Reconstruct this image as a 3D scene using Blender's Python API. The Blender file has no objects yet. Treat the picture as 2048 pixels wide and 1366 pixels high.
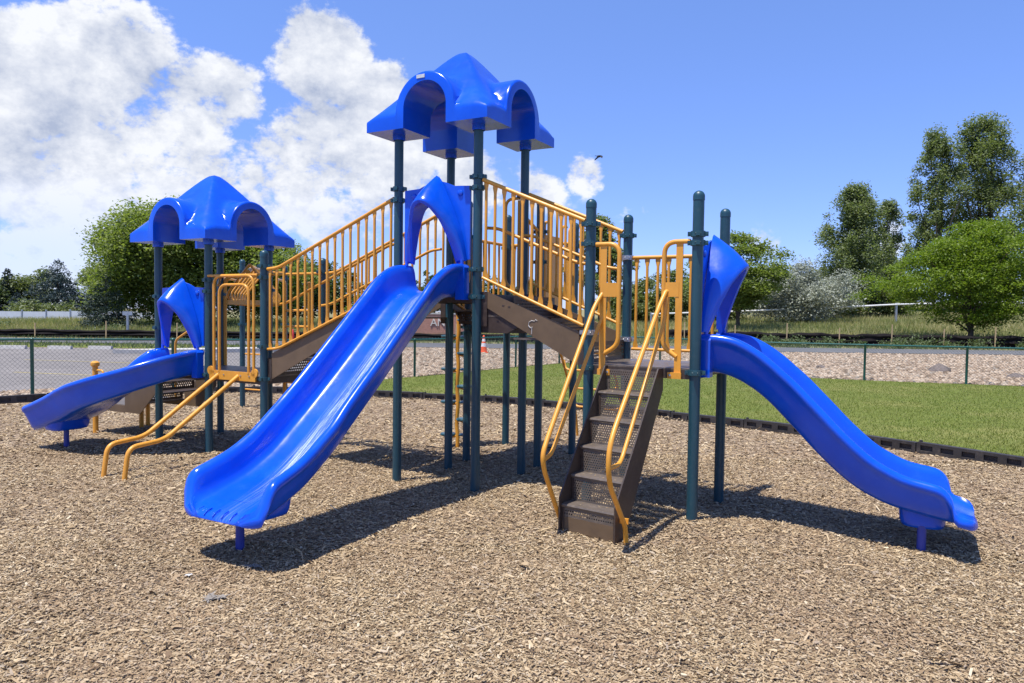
import bpy, bmesh, math, random
import numpy as np
from mathutils import Vector, Matrix

random.seed(7); rng = np.random.default_rng(11)
S = bpy.context.scene
C = S.collection
R = math.radians

# ------------------------------------------------------------------ camera
H_CAM = 1.659
cam_d = bpy.data.cameras.new('camera'); cam = bpy.data.objects.new('camera', cam_d); C.objects.link(cam)
cam_d.sensor_width = 36; cam_d.lens = 25.743; cam_d.clip_end = 2000; cam_d.clip_start = 0.05
cam.matrix_world = Matrix.Translation((0, 0, H_CAM)) @ Matrix.Rotation(math.pi/2 - 0.03952, 4, 'X') @ Matrix.Rotation(0.01287, 4, 'Z')
S.camera = cam

# ------------------------------------------------------------------ sky, sun, exposure
SUN = Vector((-0.25, -0.2045, 1.0)).normalized()
EL = math.asin(SUN.z); AZ = math.atan2(SUN.x, SUN.y)
world = bpy.data.worlds.new('World'); S.world = world; world.use_nodes = True
WN = world.node_tree; WN.nodes.clear()

def nd(t, typ, **kw):
    n = t.nodes.new(typ)
    for k, v in kw.items():
        if k == 'inp':
            for a, b in v.items(): n.inputs[a].default_value = b
        else: setattr(n, k, v)
    return n
def math_n(t, op, a, b=None, clamp=False):
    n = nd(t, 'ShaderNodeMath', operation=op, use_clamp=clamp)
    for i, x in enumerate((a, b)):
        if x is None: continue
        if isinstance(x, (int, float)): n.inputs[i].default_value = x
        else: t.links.new(x, n.inputs[i])
    return n.outputs[0]
def maprange(t, x, a, b, c=0.0, d=1.0, smooth=True):
    n = nd(t, 'ShaderNodeMapRange', interpolation_type='SMOOTHSTEP' if smooth else 'LINEAR')
    t.links.new(x, n.inputs[0])
    for i, v in enumerate((a, b, c, d)): n.inputs[i+1].default_value = v
    return n.outputs[0]
def mixc(t, f, a, b, blend='MIX'):
    n = nd(t, 'ShaderNodeMix', data_type='RGBA', blend_type=blend)
    for i, x in ((0, f), (6, a), (7, b)):
        if isinstance(x, (int, float)): n.inputs[i].default_value = x
        elif isinstance(x, tuple): n.inputs[i].default_value = x if len(x) == 4 else (*x, 1)
        else: t.links.new(x, n.inputs[i])
    return n.outputs[2]

sky = nd(WN, 'ShaderNodeTexSky', sky_type='NISHITA', sun_disc=False, sun_elevation=EL, sun_rotation=AZ,
         altitude=1600, air_density=1.0, dust_density=0.6, ozone_density=2.2)
tc = nd(WN, 'ShaderNodeTexCoord'); DIR = tc.outputs['Generated']
def pix_dir(x, y):
    a, b = x-1024, y-683; c, s = math.cos(.01287), math.sin(.01287)
    X = (a*c+b*s)/1464.57; up = -(-a*s+b*c)/1464.57; c, s = math.cos(-.03952), math.sin(-.03952)
    return Vector((X, c-up*s, s+up*c)).normalized()
# cloud banks: soft masses in the sky (given as directions), broken up by fractal noise
def fbm(vec, scale, detail=9, rough=.62, dist=.0, lac=2.1):
    n = nd(WN, 'ShaderNodeTexNoise', inp={'Scale': scale, 'Detail': detail, 'Roughness': rough, 'Distortion': dist, 'Lacunarity': lac})
    WN.links.new(vec, n.inputs['Vector']); return n.outputs['Fac']
def voff(vec, off, sc=(1, 1, 1)):
    n = nd(WN, 'ShaderNodeMapping'); n.inputs['Location'].default_value = off; n.inputs['Scale'].default_value = sc
    WN.links.new(vec, n.inputs['Vector']); return n.outputs['Vector']
warp = voff(DIR, (3.1, 1.7, .4), (1, 1, 1.35))
f1 = fbm(warp, 5.5); f1u = fbm(voff(warp, (-.012, -.005, .055)), 5.5, 6); f2 = fbm(warp, 16, 7, .65); f3 = fbm(voff(DIR, (7, 2, 5)), 2.1, 4)
BL = [(60, 200, 190, 1), (240, 150, 150, 1), (150, 90, 110, .9), (330, 260, 190, 1), (120, 350, 190, 1), (380, 380, 170, .95), (460, 200, 110, .8),
      (650, 140, 130, 1), (740, 200, 110, .95), (640, 290, 160, 1), (790, 290, 120, .85), (560, 350, 160, .9), (430, 430, 130, .55), (620, 430, 120, .55), (60, 470, 150, .50), (250, 440, 140, .55), (-40, 560, 120, .40), (700, 390, 120, .72), (90, 520, 90, .58),
      (680, 440, 110, .7), (940, 370, 100, .72), (1080, 390, 80, .6), (1170, 345, 62, .66), (1530, 485, 45, .55), (1760, 470, 70, .5), (860, 470, 90, .5),
      (1280, 460, 70, .38), (-250, 300, 320, .9), (-500, 150, 300, .7)]
wn_ = nd(WN, 'ShaderNodeTexNoise', inp={'Scale': 7, 'Detail': 4, 'Roughness': .6}); WN.links.new(warp, wn_.inputs['Vector'])
wv = nd(WN, 'ShaderNodeVectorMath', operation='MULTIPLY_ADD'); WN.links.new(wn_.outputs['Color'], wv.inputs[0]); wv.inputs[1].default_value = (.12, .12, .12); WN.links.new(warp, wv.inputs[2])
def billow(off):
    v = nd(WN, 'ShaderNodeTexVoronoi', feature='F1', normalize=True, inp={'Scale': 8.5, 'Detail': 3, 'Roughness': .58, 'Lacunarity': 2.4}); WN.links.new(voff(wv.outputs[0], off), v.inputs['Vector'])
    return math_n(WN, 'SUBTRACT', .40, v.outputs['Distance'])
b1 = billow((0, 0, 0))
mask = None
for (x, y, r, a) in BL:
    d = nd(WN, 'ShaderNodeVectorMath', operation='DISTANCE'); WN.links.new(DIR, d.inputs[0]); d.inputs[1].default_value = pix_dir(x, y)
    m = maprange(WN, d.outputs['Value'], r/1500*.25, r/1500*1.25, a, 0)
    mask = m if mask is None else math_n(WN, 'MAXIMUM', mask, m)
back = maprange(WN, f3, .52, .72, 0, .75)                      # scattered cumulus all round the rest of the sky
sx = nd(WN, 'ShaderNodeSeparateXYZ'); WN.links.new(DIR, sx.inputs[0])
back = math_n(WN, 'MULTIPLY', back, maprange(WN, sx.outputs[1], -.1, -.55, 0, 1))
mask = math_n(WN, 'MAXIMUM', mask, back)
mul = lambda x, k: math_n(WN, 'MULTIPLY', x, k)
add = lambda x, y: math_n(WN, 'ADD', x, y)
dens = add(add(mul(mask, .70), mul(math_n(WN, 'SUBTRACT', f1, .5), 2.0)), add(mul(b1, 1.0), mul(math_n(WN, 'SUBTRACT', f2, .5), .45)))
alpha = maprange(WN, dens, .35, .55, 0, .97)
alpha = math_n(WN, 'MULTIPLY', alpha, maprange(WN, sx.outputs[2], .015, .17, .45, 1))
alpha = math_n(WN, 'MULTIPLY', alpha, maprange(WN, mask, .05, .3, 0, 1))
lit = add(add(mul(math_n(WN, 'SUBTRACT', f1, f1u), 4.0), mul(b1, .9)), add(.60, mul(math_n(WN, 'SUBTRACT', f2, .5), .9)))
lit = math_n(WN, 'SUBTRACT', lit, maprange(WN, dens, .75, 1.3, 0, .22), True)
ccol = mixc(WN, lit, (2.35, 2.7, 3.55), (5.1, 5.2, 5.4))
skyc = mixc(WN, 1.0, sky.outputs[0], (.98, 1.0, 1.26), 'MULTIPLY')
elv = maprange(WN, sx.outputs[2], -.05, .42, .54, 1.0, False)       # clear, dry mountain air: little whitening near the horizon
cmb = nd(WN, 'ShaderNodeCombineColor'); WN.links.new(math_n(WN, 'MULTIPLY', elv, .92), cmb.inputs[0]); WN.links.new(elv, cmb.inputs[1]); WN.links.new(maprange(WN, sx.outputs[2], -.05, .42, .74, 1.06, False), cmb.inputs[2])
skyc = mixc(WN, 1.0, skyc, cmb.outputs[0], 'MULTIPLY')
final = mixc(WN, alpha, skyc, ccol)
bg = nd(WN, 'ShaderNodeBackground', inp={'Strength': .11}); WN.links.new(final, bg.inputs[0])
wo = nd(WN, 'ShaderNodeOutputWorld'); WN.links.new(bg.outputs[0], wo.inputs[0])

sd = bpy.data.lights.new('sun', 'SUN'); sd.energy = 3.75; sd.angle = R(.53); sd.color = (1, .955, .88)
sun = bpy.data.objects.new('sun', sd); C.objects.link(sun); sun.rotation_euler = SUN.to_track_quat('Z', 'Y').to_euler(); sun.location = (0, 0, 30)
S.view_settings.view_transform = 'Standard'; S.view_settings.look = 'None'; S.view_settings.exposure = 0.80; S.view_settings.gamma = 1
S.view_settings.use_curve_mapping = False

# ------------------------------------------------------------------ materials
def new_mat(name):
    m = bpy.data.materials.new(name); m.use_nodes = True; t = m.node_tree; t.nodes.clear()
    o = nd(t, 'ShaderNodeOutputMaterial'); p = nd(t, 'ShaderNodeBsdfPrincipled'); t.links.new(p.outputs[0], o.inputs[0])
    return m, t, p, o
def noise(t, scale, detail=5, rough=.55, coord='Object', sc=(1, 1, 1), dist=0):
    tcn = nd(t, 'ShaderNodeTexCoord'); mp = nd(t, 'ShaderNodeMapping'); mp.inputs['Scale'].default_value = sc
    t.links.new(tcn.outputs[coord], mp.inputs[0])
    n = nd(t, 'ShaderNodeTexNoise', inp={'Scale': scale, 'Detail': detail, 'Roughness': rough, 'Distortion': dist}); t.links.new(mp.outputs[0], n.inputs['Vector'])
    return n.outputs['Fac']
def ramp(t, fac, stops):
    n = nd(t, 'ShaderNodeValToRGB'); e = n.color_ramp.elements
    while len(e) < len(stops): e.new(.5)
    for i, (p, c) in enumerate(stops): e[i].position = p; e[i].color = (*c, 1)
    t.links.new(fac, n.inputs[0]); return n.outputs[0]
def bump(t, p, h, strength=.3, dist=.01):
    b = nd(t, 'ShaderNodeBump', inp={'Strength': strength, 'Distance': dist}); t.links.new(h, b.inputs['Height']); t.links.new(b.outputs[0], p.inputs['Normal'])
def simple(name, col, rough=.4, spec=.5, var=.12, scale=6, sc=(1, 1, 1), dust=None, dustamt=.3, bmp=0, metal=0, rvar=.12):
    m, t, p, o = new_mat(name)
    n = noise(t, scale, 6, .6, sc=sc)
    lo = tuple(c*(1-var) for c in col); hi = tuple(min(1, c*(1+var)) for c in col)
    c = ramp(t, n, [(.3, lo), (.7, hi)])
    if dust:
        n2 = noise(t, scale*2.3, 8, .7)
        c = mixc(t, maprange(t, n2, .5, .78, 0, dustamt), c, dust)
    t.links.new(c, p.inputs['Base Color'])
    n3 = noise(t, scale*4, 4)
    t.links.new(maprange(t, n3, .3, .7, max(.02, rough-rvar/2), rough+rvar/2, False), p.inputs['Roughness'])
    p.inputs['Specular IOR Level'].default_value = spec; p.inputs['Metallic'].default_value = metal
    if bmp: bump(t, p, noise(t, scale*14, 3), bmp, .004)
    return m
M = {}
M['teal'] = simple('teal_powder_coat', (.013, .058, .082), .38, .5, .18, 9, (1, 1, .12), (.10, .14, .15), .22)
M['teal_clamp'] = simple('teal_clamp_paint', (.016, .068, .088), .35, .5, .2, 20, dust=(.12, .16, .17), dustamt=.3)
M['yellow'] = simple('yellow_powder_coat', (.70, .315, .038), .36, .45, .10, 7, (1, 1, .5), (.36, .17, .04), .2)
M['brown'] = simple('brown_coated_steel', (.052, .035, .027), .42, .5, .2, 8, dust=(.20, .16, .125), dustamt=.22, bmp=.08)
M['brown_tan'] = simple('tan_brown_steel', (.140, .092, .052), .5, .4, .16, 5, (1, 1, 1), (.07, .045, .03), .28, bmp=.05)  # lighter tan tone of the brown steel, for side panels and frames
M['tread'] = simple('worn_tread_steel', (.115, .092, .074), .42, .5, .25, 8, dust=(.28, .225, .17), dustamt=.55, bmp=.1)
M['steel'] = simple('galvanised_steel', (.42, .43, .45), .35, .5, .15, 20, metal=.8)
M['bolt'] = simple('bolt_steel', (.5, .5, .5), .3, .5, .1, 20, metal=1)
M['black_plastic'] = simple('black_recycled_plastic', (.036, .032, .032), .65, .35, .25, 5, dust=(.19, .155, .12), dustamt=.5, bmp=.15)
M['fence_green'] = simple('green_vinyl_coat', (.015, .095, .075), .4, .5, .15, 12)
M['wood_stake'] = simple('stake_wood', (.50, .36, .20), .75, .2, .25, 14, (6, 6, 1))
M['white_paint'] = simple('white_paint', (.72, .72, .70), .6, .3, .08, 4, dust=(.4, .38, .34), dustamt=.4)
M['concrete'] = simple('pale_concrete', (.48, .46, .42), .85, .2, .12, 8, dust=(.25, .22, .19), dustamt=.5, bmp=.2)
M['orange'] = simple('orange_cone_plastic', (.80, .115, .025), .45, .4, .1, 8)
M['silt'] = simple('black_silt_fabric', (.012, .010, .010), .85, .12, .3, 3, (1, 1, 6), (.05, .04, .03), .25)
M['sign_face'] = simple('brick_red_sign', (.42, .215, .155), .8, .2, .2, 5, (1, 1, 5), (.25, .16, .11), .4, bmp=.3)
M['letter'] = simple('pale_sign_lettering', (.62, .58, .50), .7, .3, .1, 8)
M['plate'] = simple('grey_label_plate', (.55, .58, .60), .35, .5, .15, 60)
M['feather'] = simple('bird_plumage', (.035, .032, .032), .7, .2, .3, 30)
M['chalk'] = simple('white_scrawl', (.50, .47, .43), .8, .2, .1, 30)
M['bark'] = simple('bark', (.10, .075, .055), .9, .15, .35, 5, (4, 4, 1), bmp=.6)
M['bark_grey'] = simple('grey_bark', (.17, .145, .12), .9, .15, .3, 5, (4, 4, 1), bmp=.6)
M['vinyl_white'] = simple('pale_fence_vinyl', (.62, .64, .68), .6, .3, .06, 3)
M['red_plastic'] = simple('red_plastic', (.55, .04, .03), .5, .4, .1, 8)
M['feather_fluff'] = simple('grey_fluff', (.24, .215, .185), .9, .1, .15, 30)
M['rock'] = simple('dark_rock', (.16, .13, .115), .85, .2, .3, 9, bmp=.5)

def blue_mat(name, worn=0):
    m, t, p, o = new_mat(name)
    n = noise(t, 2.2, 4)
    c = ramp(t, n, [(.3, (.0015, .064, .55)), (.7, (.003, .092, .70))])
    p.inputs['Specular IOR Level'].default_value = .5
    r = maprange(t, noise(t, 9, 7, .65), .3, .7, .15, .27, False)
    fade = maprange(t, noise(t, 5, 8, .7, sc=(1, 1, 1)), .5, .8, 0, .2)
    c = mixc(t, fade, c, (.06, .22, .86))
    if worn:
        # scuffs made by use, whitened further to paint in sun glare: fine scratches that run with the slide, only along its bed (UV: x across, y along)
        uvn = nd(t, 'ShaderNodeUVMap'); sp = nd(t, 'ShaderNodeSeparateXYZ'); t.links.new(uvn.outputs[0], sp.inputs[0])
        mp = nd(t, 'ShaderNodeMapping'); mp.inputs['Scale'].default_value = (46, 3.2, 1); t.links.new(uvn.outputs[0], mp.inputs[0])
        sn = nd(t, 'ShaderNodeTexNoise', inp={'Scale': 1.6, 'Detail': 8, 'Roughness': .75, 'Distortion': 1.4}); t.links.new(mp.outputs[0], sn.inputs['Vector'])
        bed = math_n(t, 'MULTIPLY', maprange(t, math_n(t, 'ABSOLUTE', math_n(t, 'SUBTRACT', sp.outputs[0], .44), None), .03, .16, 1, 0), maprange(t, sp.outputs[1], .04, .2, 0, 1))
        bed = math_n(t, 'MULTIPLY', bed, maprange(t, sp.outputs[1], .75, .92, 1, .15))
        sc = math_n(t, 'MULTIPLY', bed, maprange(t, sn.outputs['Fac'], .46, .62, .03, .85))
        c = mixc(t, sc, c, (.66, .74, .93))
        # dark rubber scuffs on the run-out
        mp2 = nd(t, 'ShaderNodeMapping'); mp2.inputs['Scale'].default_value = (30, 4, 1); mp2.inputs['Location'].default_value = (3, 1, 0); t.links.new(uvn.outputs[0], mp2.inputs[0])
        s2 = nd(t, 'ShaderNodeTexNoise', inp={'Scale': 1.3, 'Detail': 5, 'Roughness': .6, 'Distortion': .8}); t.links.new(mp2.outputs[0], s2.inputs['Vector'])
        dk = math_n(t, 'MULTIPLY', maprange(t, s2.outputs['Fac'], .62, .68, 0, .75), maprange(t, sp.outputs[1], .55, .8, .1, 1))
        dk = math_n(t, 'MULTIPLY', dk, maprange(t, math_n(t, 'ABSOLUTE', math_n(t, 'SUBTRACT', sp.outputs[0], .5), None), .08, .22, 1, 0))
        c = mixc(t, dk, c, (.006, .012, .06))
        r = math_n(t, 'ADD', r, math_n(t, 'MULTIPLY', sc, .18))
    t.links.new(c, p.inputs['Base Color']); t.links.new(r, p.inputs['Roughness'])
    p.inputs['Coat Weight'].default_value = .08; p.inputs['Coat Roughness'].default_value = .12
    bump(t, p, noise(t, 3.5, 3), .06, .02)
    return m
M['blue'] = blue_mat('blue_rotomoulded_plastic'); M['blue_worn'] = blue_mat('scuffed_glare_blue_plastic', 1)

def island_mat(name, stops, rough=.8, transl=0, spec=.2, patch=None, tcol=None):
    m, t, p, o = new_mat(name)
    g = nd(t, 'ShaderNodeNewGeometry')
    c = ramp(t, g.outputs['Random Per Island'], stops)
    if patch:
        n = noise(t, patch[0], 5); c = mixc(t, maprange(t, n, .4, .68, 0, patch[2]), c, patch[1])
    t.links.new(c, p.inputs['Base Color']); p.inputs['Roughness'].default_value = rough; p.inputs['Specular IOR Level'].default_value = spec
    if transl:
        tr = nd(t, 'ShaderNodeBsdfTranslucent'); mx = nd(t, 'ShaderNodeMixShader', inp={0: transl})
        c2 = mixc(t, 1.0, c, tcol or (1.25, 1.35, .6), 'MULTIPLY'); t.links.new(c2, tr.inputs[0])
        t.links.new(p.outputs[0], mx.inputs[1]); t.links.new(tr.outputs[0], mx.inputs[2]); t.links.new(mx.outputs[0], o.inputs[0])
    return m
M['chip'] = island_mat('wood_chips', [(0, (.10, .065, .036)), (.14, (.21, .143, .080)), (.42, (.36, .260, .146)), (.66, (.45, .340, .202)), (.82, (.53, .415, .258)), (.93, (.32, .258, .19)), (1, (.64, .53, .36))],
                       .85, spec=.15, patch=(.8, (.30, .205, .13), .4))
M['stone'] = island_mat('crushed_stone', [(0, (.14, .10, .068)), (.3, (.29, .21, .145)), (.6, (.39, .295, .205)), (.85, (.47, .38, .285)), (1, (.22, .19, .155))], .85)
def leafm(name, a, b, c, tr=.3, tcol=None): return island_mat(name, [(0, a), (.5, b), (1, c)], .5, tr, .35, tcol=tcol)
M['leaf_oak'] = leafm('broadleaf_green', (.105, .150, .030), (.165, .215, .050), (.28, .32, .11), .5)
M['leaf_bright'] = leafm('locust_green', (.085, .145, .012), (.15, .22, .020), (.24, .31, .040), .42)
M['leaf_cotton'] = leafm('cottonwood_green', (.090, .125, .048), (.145, .185, .078), (.27, .30, .17), .45)
M['leaf_dark'] = leafm('dark_green', (.048, .080, .026), (.080, .118, .040), (.14, .175, .07), .32)
M['leaf_silver'] = leafm('silver_leaf', (.22, .245, .18), (.33, .355, .28), (.48, .50, .42), .3, (1.1, 1.1, .95))
M['needle'] = leafm('spruce_needle', (.016, .030, .018), (.030, .050, .032), (.055, .080, .058), .08)
M['needle_blue'] = leafm('blue_spruce_needle', (.030, .050, .045), (.055, .080, .075), (.10, .13, .12), .06)
M['leaf_shrub'] = leafm('shrub_green', (.085, .115, .03), (.13, .165, .05), (.20, .22, .09), .3)
M['blade'] = island_mat('lawn_blades', [(0, (.105, .145, .024)), (.45, (.165, .205, .038)), (.8, (.22, .245, .060)), (1, (.36, .33, .15))], .6, .35, .25, patch=(.5, (.20, .205, .06), .6))
M['tallgrass'] = island_mat('dry_tall_grass', [(0, (.15, .18, .06)), (.4, (.27, .27, .11)), (.75, (.40, .35, .18)), (1, (.52, .44, .26))], .7, .35, .2, patch=(.12, (.15, .20, .065), .75))
M['weed'] = leafm('weed_green', (.07, .10, .035), (.11, .15, .055), (.17, .20, .09), .3)

def ground_mat(name, stops, scale, patch=None, bmp=.5, rough=.9, vor=None, stretch=(1, 1, 1)):
    m, t, p, o = new_mat(name)
    tcn = nd(t, 'ShaderNodeTexCoord'); mp = nd(t, 'ShaderNodeMapping'); mp.inputs['Scale'].default_value = stretch; t.links.new(tcn.outputs['Object'], mp.inputs[0])
    if vor:
        v = nd(t, 'ShaderNodeTexVoronoi', inp={'Scale': vor, 'Randomness': 1}); t.links.new(mp.outputs[0], v.inputs['Vector'])
        bw = nd(t, 'ShaderNodeSeparateColor'); t.links.new(v.outputs['Color'], bw.inputs[0]); f = bw.outputs[0]; h = v.outputs['Distance']
    else:
        n = nd(t, 'ShaderNodeTexNoise', inp={'Scale': scale, 'Detail': 9, 'Roughness': .7}); t.links.new(mp.outputs[0], n.inputs['Vector']); f = n.outputs['Fac']; h = f
    c = ramp(t, f, stops)
    if patch:
        for (ps, pc, pa) in patch:
            n = noise(t, ps, 6, .6); c = mixc(t, maprange(t, n, .45, .65, 0, pa), c, pc)
    t.links.new(c, p.inputs['Base Color']); p.inputs['Roughness'].default_value = rough; p.inputs['Specular IOR Level'].default_value = .15
    bump(t, p, h, bmp, .02)
    return m
M['chip_bed'] = ground_mat('chip_bed', [(0, (.09, .06, .038)), (.35, (.22, .155, .098)), (.7, (.35, .262, .172)), (1, (.46, .365, .26))], 0, [(.7, (.27, .195, .13), .35)], .6, vor=55, stretch=(1, 1.6, 1))
M['gravel'] = ground_mat('gravel_bed', [(0, (.17, .125, .085)), (.4, (.30, .22, .152)), (.75, (.39, .30, .215)), (1, (.44, .36, .27))], 0, [(.25, (.24, .18, .135), .4)], .8, vor=14)
M['asphalt'] = ground_mat('asphalt', [(.3, (.175, .160, .148)), (.7, (.245, .225, .208))], 30, [(.35, (.28, .255, .235), .5), (1.7, (.13, .12, .115), .4), (.12, (.16, .15, .14), .4)], .2)
M['road'] = ground_mat('road_asphalt', [(.3, (.10, .10, .105)), (.7, (.15, .15, .155))], 30, [(.5, (.17, .168, .17), .5)], .2)
M['lawn'] = ground_mat('lawn_soil', [(.3, (.10, .125, .022)), (.7, (.16, .185, .04))], 22, [(.45, (.21, .20, .065), .7), (2.3, (.10, .135, .024), .5)], .4)
M['verge'] = ground_mat('dry_verge', [(.3, (.20, .17, .085)), (.7, (.34, .27, .165))], 6, [(.35, (.12, .135, .05), .7)], .6)
M['hill'] = ground_mat('hill_soil', [(.3, (.17, .165, .07)), (.7, (.29, .245, .13))], 5, [(.15, (.09, .115, .035), .8)], .6)

# ------------------------------------------------------------------ mesh builder
class MB:
    def __init__(s): s.v = []; s.f = []; s.uv = None
    def add(s, vs, fs):
        o = len(s.v); s.v += [tuple(v) for v in vs]; s.f += [tuple(i+o for i in f) for f in fs]; return s
    def box(s, lo, hi, M4=None):
        x0, y0, z0 = lo; x1, y1, z1 = hi
        vs = [Vector(v) for v in ((x0,y0,z0),(x1,y0,z0),(x1,y1,z0),(x0,y1,z0),(x0,y0,z1),(x1,y0,z1),(x1,y1,z1),(x0,y1,z1))]
        if M4 is not None: vs = [M4 @ v for v in vs]
        return s.add(vs, [(0,3,2,1),(4,5,6,7),(0,1,5,4),(1,2,6,5),(2,3,7,6),(3,0,4,7)])
    def prism(s, poly, d):            # planar polygon (3-D points) extruded by the vector d
        n = len(poly); P = [Vector(p) for p in poly]; D = Vector(d)
        return s.add(P + [p+D for p in P], [tuple(range(n))[::-1], tuple(range(n, 2*n))] + [(i, (i+1) % n, n+(i+1) % n, n+i) for i in range(n)])
    def lathe(s, prof, c=(0, 0, 0), n=16, cap=True):
        c = Vector(c); vs = []; fs = []
        for r, z in prof:
            for k in range(n): a = 2*math.pi*k/n; vs.append(c+Vector((r*math.cos(a), r*math.sin(a), z)))
        m = len(prof)
        for i in range(m-1):
            for k in range(n): fs.append((i*n+k, i*n+(k+1) % n, (i+1)*n+(k+1) % n, (i+1)*n+k))
        if cap: fs.append(tuple(range(n))[::-1]); fs.append(tuple((m-1)*n+k for k in range(n)))
        return s.add(vs, fs)
    def tube(s, pts, r, n=10, cap=True, radii=None, closed=False):
        P = [Vector(p) for p in pts]; vs = []; fs = []; m = len(P); up = None
        for i in range(m):
            a = P[(i-1) % m] if (i or closed) else P[0]; b = P[(i+1) % m] if (i < m-1 or closed) else P[-1]
            t = (b-a).normalized()
            if up is None: up = t.orthogonal().normalized()
            up = (up - t*up.dot(t)).normalized(); w = t.cross(up)
            rr = radii[i] if radii else r
            for k in range(n): q = 2*math.pi*k/n; vs.append(P[i] + (up*math.cos(q)+w*math.sin(q))*rr)
        for i in range(m if closed else m-1):
            j = (i+1) % m
            for k in range(n): fs.append((i*n+k, i*n+(k+1) % n, j*n+(k+1) % n, j*n+k))
        if cap and not closed: fs.append(tuple(range(n))[::-1]); fs.append(tuple((m-1)*n+k for k in range(n)))
        return s.add(vs, fs)
    def build(s, name, mat, parent=None, smooth=True, angle=40):
        me = bpy.data.meshes.new(name); me.from_pydata(s.v, [], s.f); me.update()
        bm = bmesh.new(); bm.from_mesh(me); bmesh.ops.recalc_face_normals(bm, faces=bm.faces); bm.to_mesh(me); bm.free()
        if smooth:
            me.shade_smooth(); me.set_sharp_from_angle(angle=R(angle))
        me.materials.append(mat); return link(name, me, parent)
def link(name, me, parent=None, loc=None):
    o = bpy.data.objects.new(name, me); C.objects.link(o)
    if parent is not None: o.parent = parent
    if loc is not None: o.location = loc
    return o
def tag(o, label=None, cat=None, group=None, kind=None):
    for k, v in (('label', label), ('category', cat), ('group', group), ('kind', kind)):
        if v: o[k] = v
    return o
def empty(name, loc=(0, 0, 0), rz=0, **kw):
    o = bpy.data.objects.new(name, None); C.objects.link(o); o.location = loc; o.rotation_euler = (0, 0, rz); return tag(o, **kw)
def fillet(pts, r, n=6):              # round the corners of a polyline
    P = [Vector(p) for p in pts]; out = [P[0]]
    for i in range(1, len(P)-1):
        a, b, c = P[i-1], P[i], P[i+1]; d1 = (a-b); d2 = (c-b); rr = min(r, d1.length*.48, d2.length*.48)
        p0 = b+d1.normalized()*rr; p1 = b+d2.normalized()*rr
        for k in range(n+1):
            t = k/n; out.append(p0*(1-t)**2 + b*2*t*(1-t) + p1*t*t)
    out.append(P[-1]); return out
def catmull(pts, n):
    P = np.array(pts, float); d = np.r_[0, np.cumsum(np.linalg.norm(np.diff(P, axis=0), axis=1))]
    m = len(P); T = np.zeros_like(P)
    T[1:-1] = (P[2:]-P[:-2])/(d[2:]-d[:-2])[:, None]; T[0] = (P[1]-P[0])/(d[1]-d[0]); T[-1] = (P[-1]-P[-2])/(d[-1]-d[-2])
    s = np.linspace(0, d[-1], n); out = []
    for x in s:
        i = min(max(np.searchsorted(d, x, 'right')-1, 0), m-2); h = d[i+1]-d[i]; t = (x-d[i])/h
        out.append((2*t**3-3*t**2+1)*P[i]+(t**3-2*t**2+t)*h*T[i]+(-2*t**3+3*t**2)*P[i+1]+(t**3-t**2)*h*T[i+1])
    return np.array(out)
def np_mesh(name, V, F, mat):          # V (n,3) F (m,k)
    me = bpy.data.meshes.new(name); V = np.ascontiguousarray(V, np.float32); F = np.ascontiguousarray(F, np.int32); k = F.shape[1]
    me.vertices.add(len(V)); me.vertices.foreach_set('co', V.ravel())
    me.loops.add(F.size); me.loops.foreach_set('vertex_index', F.ravel())
    me.polygons.add(len(F)); me.polygons.foreach_set('loop_start', np.arange(0, F.size, k, dtype=np.int32))
    me.update(calc_edges=True); me.materials.append(mat); return me

# ================================================================== THE GROUND
def gz(x, y):                          # gentle hollows and mounds in the loose chips
    h = .022*np.sin(.9*x+.4*y+1)*np.sin(.75*y-.5*x) + .013*np.sin(2.3*x+.3)*np.sin(1.9*y+.8*x) + .007*np.sin(4.1*x+1.2*y)*np.sin(3.7*y-.9*x+2)
    for (cx, cy, r, a) in ((-4.28, 9.0, .5, .045), (1.42, 5.75, .42, .03), (-.25, 9.0, .7, .04), (.55, 6.3, .55, .03), (-.45, 7.9, .9, -.05), (1.9, 6.2, .5, -.04), (-3.4, 8.6, .8, -.03), (-2.05, 4.55, .55, -.035), (3.35, 4.85, .5, -.03), (.55, 5.0, .45, -.03), (-3.9, 6.7, .5, -.03)):
        h = h + a*np.exp(-((x-cx)**2+(y-cy)**2)/r**2)
    return h
BORDER = [(-16.5, 4.2), (-13.2, 7.9), (-9.55, 11.55), (-8.66, 12.35), (-7.92, 13.15), (-6.97, 14.0), (-5.7, 14.5), (-4.4, 14.55), (-2.62, 14.05), (-.21, 13.37), (1.5, 12.35), (2.85, 11.35), (3.96, 10.4), (4.5, 9.76), (5.09, 8.94), (5.69, 8.06), (6.6, 6.7), (8.2, 4.3), (10.5, 1.0)]
bx_, by_ = np.array(BORDER).T
def inside(x, y): return y < np.interp(x, bx_, by_)

g = MB().add([(-900, -300, -.12), (900, -300, -.12), (900, 1500, -.12), (-900, 1500, -.12)], [(0, 1, 2, 3)]).build('ground', M['verge'], smooth=False); tag(g, kind='structure')
nx, ny = 190, 130
xs = np.linspace(-17, 11, nx); ys = np.linspace(-1, 16, ny); X, Y = np.meshgrid(xs, ys)
Z = gz(X, Y); dB = np.interp(X, bx_, by_)-Y; Z = np.where(dB < .5, np.minimum(Z*np.clip(dB*2, 0, 1), 0)-.02*(dB < 0), Z)
idx = np.arange(nx*ny).reshape(ny, nx)
F = np.stack([idx[:-1, :-1], idx[:-1, 1:], idx[1:, 1:], idx[1:, :-1]], -1).reshape(-1, 4)
me = np_mesh('wood_chip_bed', np.stack([X, Y, Z], -1).reshape(-1, 3), F, M['chip_bed']); me.shade_smooth()
tag(link('wood_chip_bed', me), kind='structure')

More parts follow.
